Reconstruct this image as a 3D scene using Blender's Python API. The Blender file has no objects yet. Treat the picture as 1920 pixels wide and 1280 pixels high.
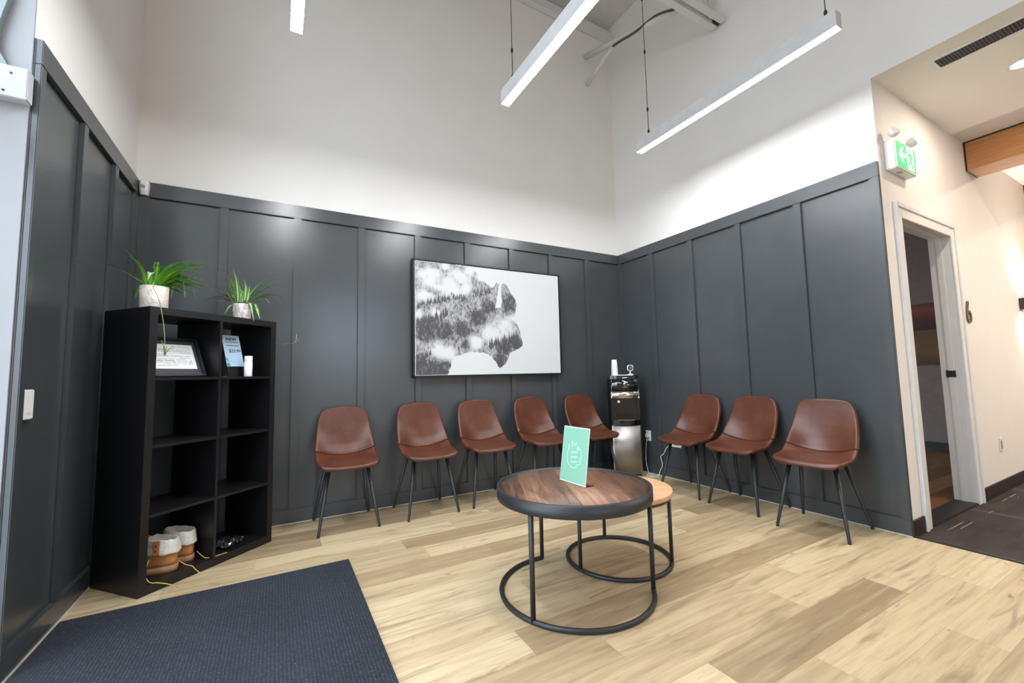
import bpy, bmesh, math, random
from mathutils import Vector, Matrix
random.seed(7)
scene = bpy.context.scene
C = scene.collection
PI = math.pi

# ------------------------------------------------------------------ camera
cam_d = bpy.data.cameras.new('camera')
cam_d.sensor_width = 36.0
cam_d.lens = 790.54 / 1920 * 36.0
cam_d.clip_start = 0.02
cam = bpy.data.objects.new('camera', cam_d)
C.objects.link(cam)
yaw, pitch, roll = 0.5094, 0.0807, -0.0226
fwd = Vector((math.sin(yaw) * math.cos(pitch), math.cos(yaw) * math.cos(pitch), math.sin(pitch)))
rgt = Vector((math.cos(yaw), -math.sin(yaw), 0))
upv = rgt.cross(fwd)
r2 = rgt * math.cos(roll) + upv * math.sin(roll)
u2 = -rgt * math.sin(roll) + upv * math.cos(roll)
cam.matrix_world = Matrix(((r2.x, u2.x, -fwd.x, -3.484), (r2.y, u2.y, -fwd.y, -3.641),
                           (r2.z, u2.z, -fwd.z, 1.06), (0, 0, 0, 1)))
scene.camera = cam

# ------------------------------------------------------------------ view, world, daylight
scene.view_settings.view_transform = 'Standard'
scene.view_settings.look = 'None'
scene.view_settings.exposure = 0.42
scene.view_settings.gamma = 1.0
scene.view_settings.use_curve_mapping = False
try:
    scene.cycles.max_bounces = 10
    scene.cycles.diffuse_bounces = 6
    scene.cycles.sample_clamp_indirect = 6.0
except Exception:
    pass
W = bpy.data.worlds.new('daylight')
scene.world = W
W.use_nodes = True
wn = W.node_tree
bg = wn.nodes['Background']
tcw = wn.nodes.new('ShaderNodeTexCoord')
sx = wn.nodes.new('ShaderNodeSeparateXYZ')
mr = wn.nodes.new('ShaderNodeMapRange')
mr.inputs[1].default_value = -0.08
mr.inputs[2].default_value = 0.12
mx = wn.nodes.new('ShaderNodeMix')
mx.data_type = 'RGBA'
mx.inputs[6].default_value = (0.30, 0.32, 0.34, 1)
mx.inputs[7].default_value = (0.76, 0.88, 1.0, 1)
wn.links.new(tcw.outputs['Generated'], sx.inputs[0])
wn.links.new(sx.outputs[2], mr.inputs[0])
wn.links.new(mr.outputs[0], mx.inputs[0])
wn.links.new(mx.outputs[2], bg.inputs[0])
DAY = 5.4
bg.inputs[1].default_value = DAY

LAMP = 102.0          # radiance of the pendant diffusers


def portal(name, loc, rot, sx_, sy_):
    l = bpy.data.lights.new(name, 'AREA')
    l.shape = 'RECTANGLE'
    l.size = sx_
    l.size_y = sy_
    l.cycles.is_portal = True
    o = bpy.data.objects.new(name, l)
    o.location = loc
    o.rotation_euler = rot
    C.objects.link(o)


portal('window_portal', (-2.1, -6.62, 2.05), (PI / 2, 0, 0), 1.7, 1.5)
portal('doorway_portal', (-4.62, -2.355, 2.45), (PI / 2, 0, -PI / 2), 1.98, 4.9)


def lin(c):
    out = []
    for v in c:
        v = v / 255.0
        out.append(v / 12.92 if v <= 0.04045 else ((v + 0.055) / 1.055) ** 2.4)
    return tuple(out) + (1.0,)


# ------------------------------------------------------------------ materials
class NT:
    def __init__(self, name):
        self.m = bpy.data.materials.new(name)
        self.m.use_nodes = True
        self.t = self.m.node_tree
        self.b = self.t.nodes['Principled BSDF']
        self.tc = None

    def n(self, k, **kw):
        nd = self.t.nodes.new(k)
        for a, v in kw.items():
            setattr(nd, a, v)
        return nd

    def L(self, a, b):
        self.t.links.new(a, b)

    def obj(self):
        if not self.tc:
            self.tc = self.n('ShaderNodeTexCoord')
        return self.tc.outputs['Object']

    def mapping(self, scale=(1, 1, 1), rot=(0, 0, 0), src=None):
        mp = self.n('ShaderNodeMapping')
        mp.inputs['Scale'].default_value = scale
        mp.inputs['Rotation'].default_value = rot
        self.L(src or self.obj(), mp.inputs[0])
        return mp.outputs[0]

    def noise(self, vec, scale, detail=4, rough=0.5, dist=0.0):
        nd = self.n('ShaderNodeTexNoise')
        nd.inputs['Scale'].default_value = scale
        nd.inputs['Detail'].default_value = detail
        nd.inputs['Roughness'].default_value = rough
        nd.inputs['Distortion'].default_value = dist
        self.L(vec, nd.inputs['Vector'])
        return nd.outputs[0]

    def math(self, op, a, b=None, c=None):
        nd = self.n('ShaderNodeMath', operation=op)
        for i, v in enumerate((a, b, c)):
            if v is None:
                continue
            if isinstance(v, (int, float)):
                nd.inputs[i].default_value = v
            else:
                self.L(v, nd.inputs[i])
        return nd.outputs[0]

    def ramp(self, fac, stops):
        nd = self.n('ShaderNodeValToRGB')
        e = nd.color_ramp.elements
        e[0].position, e[0].color = stops[0]
        e[1].position, e[1].color = stops[-1]
        for p, c in stops[1:-1]:
            x = e.new(p)
            x.color = c
        self.L(fac, nd.inputs[0])
        return nd.outputs[0]

    def range(self, v, a, b, c=0.0, d=1.0, smooth=False):
        nd = self.n('ShaderNodeMapRange')
        if smooth:
            nd.interpolation_type = 'SMOOTHSTEP'
        for i, q in enumerate((a, b, c, d)):
            nd.inputs[i + 1].default_value = q
        self.L(v, nd.inputs[0])
        return nd.outputs[0]

    def mix(self, fac, a, b, blend='MIX'):
        nd = self.n('ShaderNodeMix', data_type='RGBA', blend_type=blend)
        for i, v in ((0, fac), (6, a), (7, b)):
            if isinstance(v, (int, float)):
                nd.inputs[i].default_value = v
            elif isinstance(v, tuple):
                nd.inputs[i].default_value = v
            else:
                self.L(v, nd.inputs[i])
        return nd.outputs[2]

    def bump(self, h, strength=0.2, dist=0.01):
        nd = self.n('ShaderNodeBump')
        nd.inputs['Strength'].default_value = strength
        nd.inputs['Distance'].default_value = dist
        self.L(h, nd.inputs['Height'])
        self.L(nd.outputs[0], self.b.inputs['Normal'])

    def col(self, v):
        if isinstance(v, tuple):
            self.b.inputs['Base Color'].default_value = v
        else:
            self.L(v, self.b.inputs['Base Color'])

    def rough(self, v):
        if isinstance(v, (int, float)):
            self.b.inputs['Roughness'].default_value = v
        else:
            self.L(v, self.b.inputs['Roughness'])


def P(name, c, rough=0.5, metal=0.0, vary=0.06, vscale=14.0, bump=0.0, bscale=60.0, spec=0.5, coat=0.0,
      stretch=(1, 1, 1)):
    k = NT(name)
    c = lin(c)
    v = k.mapping(stretch)
    nz = k.noise(v, vscale, 4)
    lo = tuple(x * (1 - vary) for x in c[:3]) + (1,)
    hi = tuple(min(1, x * (1 + vary)) for x in c[:3]) + (1,)
    k.col(k.ramp(nz, [(0.3, lo), (0.7, hi)]))
    k.rough(rough)
    k.b.inputs['Metallic'].default_value = metal
    k.b.inputs['Specular IOR Level'].default_value = spec
    k.b.inputs['Coat Weight'].default_value = coat
    if bump:
        k.bump(k.noise(v, bscale, 6), bump, 0.004)
    return k.m


def E(name, c, strength):
    k = NT(name)
    nz = k.noise(k.obj(), 3.0, 1)
    base = lin(c)
    k.col(base)
    k.L(k.ramp(nz, [(0.2, tuple(x * 0.97 for x in base[:3]) + (1,)), (0.8, base)]), k.b.inputs['Emission Color'])
    k.b.inputs['Emission Strength'].default_value = strength
    return k.m


def floor_mat():
    k = NT('oak_plank_floor')
    s = k.n('ShaderNodeSeparateXYZ')
    k.L(k.obj(), s.inputs[0])
    x, y = s.outputs[0], s.outputs[1]
    ry = k.math('DIVIDE', k.math('ADD', y, 2.376 + 0.178 * 60), 0.178)
    row = k.math('FLOOR', ry)
    w1 = k.n('ShaderNodeTexWhiteNoise', noise_dimensions='1D')
    k.L(row, w1.inputs['W'])
    ux = k.math('ADD', k.math('DIVIDE', k.math('ADD', x, 12.0), 1.22), w1.outputs[0])
    colm = k.math('FLOOR', ux)
    cv = k.n('ShaderNodeCombineXYZ')
    k.L(row, cv.inputs[0])
    k.L(colm, cv.inputs[1])
    w2 = k.n('ShaderNodeTexWhiteNoise', noise_dimensions='3D')
    k.L(cv.outputs[0], w2.inputs['Vector'])
    r = w2.outputs[0]
    base = k.ramp(r, [(0.0, lin((142, 121, 93))), (0.22, lin((170, 149, 116))), (0.5, lin((194, 174, 139))),
                      (0.8, lin((203, 185, 149))), (1.0, lin((178, 157, 123)))])
    gv = k.n('ShaderNodeCombineXYZ')
    k.L(k.math('MULTIPLY_ADD', r, 37.0, k.math('MULTIPLY', x, 1.3)), gv.inputs[0])
    k.L(k.math('MULTIPLY', y, 19.0), gv.inputs[1])
    k.L(k.math('MULTIPLY', r, 9.0), gv.inputs[2])
    g1 = k.noise(gv.outputs[0], 1.5, 8, 0.62, 0.3)
    fv = k.n('ShaderNodeCombineXYZ')
    k.L(k.math('MULTIPLY_ADD', r, 11.0, k.math('MULTIPLY', x, 6.0)), fv.inputs[0])
    k.L(k.math('MULTIPLY', y, 170.0), fv.inputs[1])
    g2 = k.noise(fv.outputs[0], 1.0, 3, 0.6)
    kv = k.n('ShaderNodeCombineXYZ')
    k.L(k.math('MULTIPLY_ADD', r, 23.0, k.math('MULTIPLY', x, 1.7)), kv.inputs[0])
    k.L(k.math('MULTIPLY', y, 15.0), kv.inputs[1])
    g3 = k.noise(kv.outputs[0], 1.0, 7, 0.6, 0.9)
    qv = k.n('ShaderNodeCombineXYZ')
    k.L(k.math('MULTIPLY_ADD', r, 31.0, k.math('MULTIPLY', x, 6.0)), qv.inputs[0])
    k.L(k.math('MULTIPLY', y, 17.0), qv.inputs[1])
    g4 = k.noise(qv.outputs[0], 1.0, 3, 0.5, 0.6)
    c = k.mix(k.range(g1, 0.48, 0.74, 0, 0.65), base, lin((140, 118, 90)))
    c = k.mix(k.range(g1, 0.50, 0.22, 0, 0.45), c, lin((212, 195, 158)))
    c = k.mix(k.range(g2, 0.45, 0.75, 0, 0.25), c, lin((150, 128, 100)))
    c = k.mix(k.range(g3, 0.55, 0.68, 0, 0.62), c, lin((114, 93, 71)))
    c = k.mix(k.range(g4, 0.68, 0.78, 0, 0.7), c, lin((98, 78, 60)))
    fy = k.math('FRACT', ry)
    ey = k.math('MINIMUM', fy, k.math('SUBTRACT', 1.0, fy))
    fx = k.math('FRACT', ux)
    ex = k.math('MULTIPLY', k.math('MINIMUM', fx, k.math('SUBTRACT', 1.0, fx)), 6.85)
    e = k.math('MINIMUM', ey, ex)
    c = k.mix(k.range(e, 0.0, 0.012, 0.45, 0.0), c, lin((120, 96, 70)))
    k.col(c)
    k.rough(k.range(g1, 0.2, 0.8, 0.36, 0.5))
    k.b.inputs['Specular IOR Level'].default_value = 0.4
    k.bump(k.math('MULTIPLY_ADD', k.range(e, 0, 0.012), 1.0, k.math('MULTIPLY', g2, 0.25)), 0.12, 0.002)
    return k.m


def wood_mat(name, cols, ang=0.0, plank=0.11, rough=0.45, stretch=9.0):
    k = NT(name)
    v = k.mapping((1, 1, 1), (0, 0, ang))
    s = k.n('ShaderNodeSeparateXYZ')
    k.L(v, s.inputs[0])
    row = k.math('FLOOR', k.math('DIVIDE', k.math('ADD', s.outputs[1], 5.03), plank))
    w1 = k.n('ShaderNodeTexWhiteNoise', noise_dimensions='1D')
    k.L(row, w1.inputs['W'])
    g = k.n('ShaderNodeCombineXYZ')
    k.L(k.math('MULTIPLY_ADD', w1.outputs[0], 20.0, k.math('MULTIPLY', s.outputs[0], 2.2)), g.inputs[0])
    k.L(k.math('MULTIPLY', s.outputs[1], 2.2 * stretch), g.inputs[1])
    k.L(k.math('MULTIPLY', s.outputs[2], 2.2 * stretch), g.inputs[2])
    n1 = k.noise(g.outputs[0], 1.6, 9, 0.62, 0.8)
    c = k.ramp(k.math('ADD', n1, k.math('MULTIPLY_ADD', w1.outputs[0], 0.42, -0.21)),
               [(0.28, lin(cols[0])), (0.5, lin(cols[1])), (0.72, lin(cols[2]))])
    k.col(c)
    k.rough(rough)
    k.bump(n1, 0.08, 0.002)
    return k.m


def mat_mat():
    k = NT('ribbed_entrance_mat')
    v = k.obj()
    sp = k.noise(v, 120.0, 4, 0.8)
    wv = k.n('ShaderNodeTexWave', wave_type='BANDS', bands_direction='X')
    wv.inputs['Scale'].default_value = 24.0
    wv.inputs['Distortion'].default_value = 4.0
    wv.inputs['Detail'].default_value = 2
    wv.inputs['Detail Scale'].default_value = 8
    k.L(v, wv.inputs[0])
    big = k.noise(v, 2.2, 4)
    h = k.math('MULTIPLY_ADD', wv.outputs[1], 0.22, k.math('MULTIPLY', sp, 1.0))
    c = k.ramp(h, [(0.25, lin((12, 15, 21))), (0.6, lin((27, 32, 41))), (0.95, lin((70, 78, 91)))])
    c = k.mix(k.range(big, 0.45, 0.75, 0, 0.3), c, lin((60, 66, 77)))
    dust = k.noise(v, 95.0, 1)
    c = k.mix(k.range(dust, 0.76, 0.82, 0, 0.5), c, lin((165, 170, 178)))
    k.col(c)
    k.rough(0.95)
    k.bump(h, 0.9, 0.006)
    return k.m


def carpet_mat():
    k = NT('hall_carpet_tiles')
    v = k.obj()
    s = k.n('ShaderNodeSeparateXYZ')
    k.L(v, s.inputs[0])
    fine = k.noise(v, 130.0, 4, 0.75)
    patch = k.noise(k.mapping((1.2, 4, 1)), 2.5, 3)
    c = k.ramp(fine, [(0.3, lin((22, 18, 17))), (0.7, lin((74, 63, 58)))])
    c = k.mix(k.range(patch, 0.42, 0.58, 0, 0.6), c, lin((30, 26, 27)))
    seam = k.math('FRACT', k.math('MULTIPLY', s.outputs[0], 1.0))
    c = k.mix(k.math('MULTIPLY', k.math('LESS_THAN', seam, 0.06), 0.35), c, lin((104, 92, 84)))
    fy = k.math('FRACT', k.math('DIVIDE', k.math('ADD', s.outputs[1], 50.02), 0.5))
    st = k.math('GREATER_THAN', k.math('SINE', k.math('MULTIPLY', s.outputs[1], 190.0)), 0.72)
    band = k.math('GREATER_THAN', fy, 0.84)
    msk = k.math('MULTIPLY', k.math('MULTIPLY', st, band), k.range(patch, 0.5, 0.54))
    c = k.mix(k.math('MULTIPLY', msk, 0.75), c, lin((150, 132, 108)))
    k.col(c)
    k.rough(0.95)
    k.bump(fine, 0.5, 0.004)
    return k.m


def steel_mat(name, c, rough=0.28):
    k = NT(name)
    n1 = k.noise(k.mapping((3, 3, 260)), 3.0, 4)
    k.col(k.ramp(n1, [(0.3, lin(tuple(x * 0.92 for x in c))), (0.7, lin(c))]))
    k.b.inputs['Metallic'].default_value = 1.0
    k.rough(k.range(n1, 0.3, 0.7, rough, rough + 0.12))
    return k.m


def leather_mat():
    k = NT('brown_leather')
    v = k.obj()
    a = k.noise(v, 7.0, 5, 0.6)
    f = k.noise(v, 260.0, 3)
    k.col(k.ramp(a, [(0.3, lin((72, 38, 26))), (0.55, lin((91, 50, 34))), (0.78, lin((108, 62, 44)))]))
    k.rough(k.range(a, 0.3, 0.7, 0.31, 0.40))
    k.b.inputs['Specular IOR Level'].default_value = 0.42
    k.bump(f, 0.12, 0.002)
    return k.m


def marble_mat(name, dark, light, amount):
    k = NT(name)
    v = k.mapping((1, 1, 0.55), (0.5, 0.4, 0))
    n1 = k.noise(v, 16.0, 6, 0.6, 2.6)
    n2 = k.noise(v, 60.0, 3)
    band = k.math('ABSOLUTE', k.math('SUBTRACT', n1, 0.5))
    c = k.mix(k.range(band, 0.0, amount, 0.75, 0.0), lin(light), lin(dark))
    c = k.mix(k.range(n2, 0.4, 0.8, 0, 0.2), c, lin(tuple(x * 0.8 for x in light)))
    k.col(c)
    k.rough(0.35)
    return k.m


def leaf_mat(name, edge, mid):
    k = NT(name)
    u = k.n('ShaderNodeUVMap')
    s = k.n('ShaderNodeSeparateXYZ')
    k.L(u.outputs[0], s.inputs[0])
    d = k.math('ABSOLUTE', k.math('SUBTRACT', s.outputs[0], 0.5))
    c = k.mix(k.range(d, 0.08, 0.2), lin(mid), lin(edge))
    nz = k.noise(k.obj(), 30.0, 3)
    c = k.mix(k.range(nz, 0.35, 0.7, 0, 0.4), c, lin(tuple(x * 0.72 for x in edge)))
    k.col(c)
    k.rough(0.4)
    k.b.inputs['Transmission Weight'].default_value = 0.0
    k.b.inputs['Subsurface Weight'].default_value = 0.0
    return k.m


def forest_mat():
    """black and white print: misty conifer forest inside the animal outline"""
    k = NT('misty_forest_print')
    v = k.obj()
    trees = k.noise(k.mapping((1, 1, 0.28)), 95.0, 6, 0.7)
    fur = k.noise(k.mapping((1, 1, 0.5), (0, 0.35, 0)), 38.0, 6, 0.65, 0.5)
    t = k.math('MULTIPLY_ADD', trees, 0.55, k.math('MULTIPLY', fur, 0.45))
    ink = k.range(t, 0.40, 0.57)
    wob = k.noise(v, 13.0, 5, 0.6)

    def cloud(lst, grow, wobble):
        acc = None
        for cx, cz, rr in lst:
            sb = k.n('ShaderNodeVectorMath', operation='SUBTRACT')
            k.L(v, sb.inputs[0])
            sb.inputs[1].default_value = (cx, 0, cz)
            sc = k.n('ShaderNodeVectorMath', operation='MULTIPLY')
            k.L(sb.outputs[0], sc.inputs[0])
            sc.inputs[1].default_value = (1, 0, 1.15)
            ln = k.n('ShaderNodeVectorMath', operation='LENGTH')
            k.L(sc.outputs[0], ln.inputs[0])
            d = k.math('DIVIDE', ln.outputs[1], rr * 0.00073 * grow)
            d = k.math('MULTIPLY_ADD', k.math('SUBTRACT', wob, 0.5), wobble, d)
            f = k.range(d, 1.1, 0.3, smooth=True)
            acc = f if acc is None else k.math('MAXIMUM', acc, f)
        return acc
    fog = cloud(FOG, 1.45, 1.9)
    dark = cloud(DARK, 1.35, 1.2)
    ink2 = k.math('SUBTRACT', ink, k.math('MULTIPLY', dark, 0.75))
    c = k.mix(k.range(ink2, 0.0, 1.0), lin((70, 68, 73)), lin((176, 176, 180)))
    fg = k.math('MULTIPLY', fog, k.math('SUBTRACT', 1.0, k.math('MULTIPLY', dark, 0.55)))
    c = k.mix(fg, c, lin((203, 206, 207)))
    k.col(c)
    k.rough(0.6)
    return k.m


def bands_mat(name, stops, scale=(1, 1, 1), axis=2, nscale=8.0, amt=0.12):
    k = NT(name)
    s = k.n('ShaderNodeSeparateXYZ')
    k.L(k.obj(), s.inputs[0])
    nz = k.noise(k.mapping(scale), nscale, 5)
    z = k.math('MULTIPLY_ADD', k.math('SUBTRACT', nz, 0.5), amt, s.outputs[axis])
    k.col(k.ramp(z, [(p, lin(c)) for p, c in stops]))
    k.rough(0.6)
    return k.m


FOG = [[-2.285, 1.938, 150], [-2.115, 1.90, 150], [-2.037, 1.992, 140], [-2.338, 1.781, 100], [-1.949, 1.875, 90], [-1.93, 2.06, 90],
       [-1.80, 2.00, 70], [-2.15, 2.07, 60], [-1.551, 1.548, 130], [-1.687, 1.447, 130], [-1.447, 1.63, 90], [-2.228, 1.291, 110],
       [-2.132, 1.272, 90], [-1.864, 1.38, 90], [-2.40, 1.61, 60], [-2.25, 1.63, 60]]
DARK = [[-2.33, 1.50, 170], [-2.16, 1.47, 130], [-2.36, 1.15, 190], [-2.2, 1.13, 130], [-1.44, 1.38, 110], [-1.56, 1.33, 120], [-1.60, 1.20, 120],
        [-1.50, 1.78, 130], [-1.48, 1.70, 90], [-1.72, 1.72, 110], [-1.85, 1.62, 130], [-2.0, 1.50, 130], [-1.96, 1.36, 70]]

M = {}
M['floor'] = floor_mat()
M['drywall'] = P('white_drywall', (231, 229, 226), 0.6, vary=0.015, vscale=3, bump=0.03, bscale=180, spec=0.3)
M['hallwall'] = P('warm_white_drywall', (234, 231, 227), 0.55, vary=0.015, vscale=3, spec=0.3)
M['panel'] = P('charcoal_panel_paint', (64, 68, 71), 0.27, vary=0.05, vscale=5, bump=0.06, bscale=70, spec=0.65)
M['white_trim'] = P('white_trim_paint', (226, 226, 226), 0.4, vary=0.015)
M['bead'] = P('pale_bead', (190, 188, 182), 0.5)
M['deck'] = P('white_roof_deck', (205, 204, 203), 0.6, vary=0.03)
M['steel_white'] = P('white_painted_steel', (214, 214, 212), 0.5, vary=0.02)
M['cable'] = P('brown_cable', (92, 72, 64), 0.6)
M['wire'] = P('suspension_wire', (78, 78, 80), 0.5, metal=0.4)
M['clip'] = P('dark_wire_clip', (28, 28, 30), 0.5)
M['lamp_body'] = P('lamp_housing', (205, 205, 205), 0.5)
M['lamp_glow'] = E('lamp_diffuser', (250, 252, 255), LAMP)
M['black_lam'] = P('black_brown_laminate', (22, 21, 23), 0.36, vary=0.12, vscale=4, stretch=(1, 1, 9), spec=0.4)
M['leather'] = leather_mat()
M['black_metal'] = P('black_powder_coat', (36, 37, 40), 0.45, vary=0.05)
M['walnut'] = wood_mat('walnut_planks', [(70, 48, 36), (112, 79, 59), (150, 110, 84)], math.radians(-65.8), 0.115)
M['cedar'] = wood_mat('pale_orange_wood', [(188, 138, 100), (212, 164, 124), (226, 182, 142)], 0.6, 0.5, stretch=5)
M['beam'] = wood_mat('warm_oak_veneer', [(150, 100, 58), (178, 122, 74), (196, 140, 90)], PI / 2, 0.6, stretch=10)
M['mat'] = mat_mat()
M['carpet'] = carpet_mat()
M['base_black'] = P('black_rubber_base', (36, 30, 29), 0.45)
M['white_plastic'] = P('white_plastic', (228, 228, 226), 0.4, vary=0.02)
M['bracket'] = P('white_bracket_metal', (172, 174, 178), 0.4)
M['grey_plastic'] = P('grey_plastic', (150, 152, 154), 0.45)
M['gloss_black'] = P('gloss_black_plastic', (12, 12, 14), 0.08, vary=0.05, spec=0.6, coat=0.4)
M['mid_black'] = P('satin_black_plastic', (20, 20, 22), 0.35)
M['brushed'] = steel_mat('brushed_steel', (166, 162, 158), 0.36)
M['chrome'] = steel_mat('chrome_band', (225, 222, 215), 0.06)
M['print'] = forest_mat()
M['canvas'] = P('white_canvas', (204, 207, 208), 0.6, vary=0.01, bump=0.03, bscale=400)
M['ink'] = P('dark_tree_ink', (76, 74, 78), 0.6)
M['frame_black'] = P('black_frame', (24, 24, 26), 0.4)
M['marble'] = marble_mat('pale_marble_glaze', (150, 138, 132), (226, 216, 206), 0.03)
M['agate'] = marble_mat('grey_agate_glaze', (104, 96, 94), (214, 208, 202), 0.075)
M['soil'] = P('potting_soil', (52, 40, 32), 0.9, vary=0.3, vscale=80, bump=0.6)
M['leaf_a'] = leaf_mat('green_leaf', (104, 172, 54), (160, 210, 98))
M['leaf_b'] = leaf_mat('variegated_leaf', (88, 142, 60), (220, 230, 176))
M['leaf_pale'] = leaf_mat('pale_leaf', (150, 186, 140), (206, 222, 196))
M['stem'] = P('pale_runner_stem', (150, 156, 110), 0.5)
M['wheat'] = P('wheat_nubuck', (178, 118, 64), 0.75, vary=0.16, vscale=30, bump=0.15, bscale=300)
M['fleece'] = P('cream_fleece', (206, 202, 194), 0.95, vary=0.08, vscale=90, bump=0.9, bscale=190)
M['gum'] = P('tan_gum_sole', (150, 112, 80), 0.6, vary=0.1)
M['dark_hole'] = P('dark_eyelet', (20, 16, 14), 0.6)
M['lace'] = P('yellow_lace', (206, 178, 92), 0.7, vary=0.1, vscale=200)
M['paper'] = P('white_paper', (232, 235, 238), 0.6, vary=0.01)
M['print_grey'] = P('grey_print', (120, 124, 130), 0.6)
M['print_dark'] = P('dark_print', (52, 58, 72), 0.6)
M['matboard'] = P('dark_slate_mat', (44, 48, 54), 0.5)
M['sign_blue'] = bands_mat('blue_price_card', [(0.0, (160, 196, 222)), (0.5, (184, 204, 222)), (1.0, (186, 192, 200))],
                           nscale=5, amt=0.04)
M['teal'] = P('teal_print', (60, 150, 180), 0.6)
M['orange'] = P('orange_print', (214, 168, 142), 0.6)
M['bottle'] = P('white_label', (226, 226, 236), 0.35, vary=0.02)
M['mint'] = P('mint_green_card', (134, 188, 164), 0.5, vary=0.01)
M['mint_light'] = P('pale_mint_print', (176, 222, 202), 0.5)
M['brown_metal'] = P('bronze_numeral', (120, 106, 92), 0.35, metal=0.6)
M['sconce'] = P('dark_sconce_metal', (52, 42, 38), 0.5)
M['exit_green'] = E('exit_green_panel', (60, 214, 110), 0.85)
M['exit_white'] = E('exit_white_symbol', (240, 255, 246), 1.1)
M['pot_glow'] = E('downlight_glow', (255, 236, 208), 14.0)
M['grille'] = P('dark_grille', (58, 58, 62), 0.5)
M['door_grey'] = P('curved_grey_metal', (112, 120, 122), 0.35, metal=0.3)
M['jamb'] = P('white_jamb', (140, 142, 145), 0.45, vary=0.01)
M['roomwall'] = P('taupe_wall', (128, 116, 110), 0.7)
M['room_floor'] = wood_mat('brown_room_floor', [(110, 76, 48), (142, 102, 66), (166, 122, 82)], 0, 0.15)
M['strip'] = P('black_floor_strip', (30, 30, 32), 0.5)
M['red_land'] = bands_mat('red_landscape', [(0.0, (62, 24, 22)), (0.14, (84, 34, 28)), (0.25, (128, 64, 44)),
                                            (0.34, (88, 54, 48))], nscale=4, amt=0.1)
M['gold_land'] = bands_mat('golden_field', [(0.0, (84, 50, 26)), (0.15, (112, 82, 40)), (0.44, (100, 70, 40))], nscale=9, amt=0.3)


def clear_mat():
    k = NT('clear_acrylic')
    nz = k.noise(k.obj(), 20.0, 1)
    k.col((0.97, 0.98, 0.98, 1))
    k.rough(k.range(nz, 0, 1, 0.02, 0.06))
    k.b.inputs['Transmission Weight'].default_value = 1.0
    k.b.inputs['IOR'].default_value = 1.3
    return k.m


M['clear'] = clear_mat()

# ------------------------------------------------------------------ mesh helpers


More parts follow.
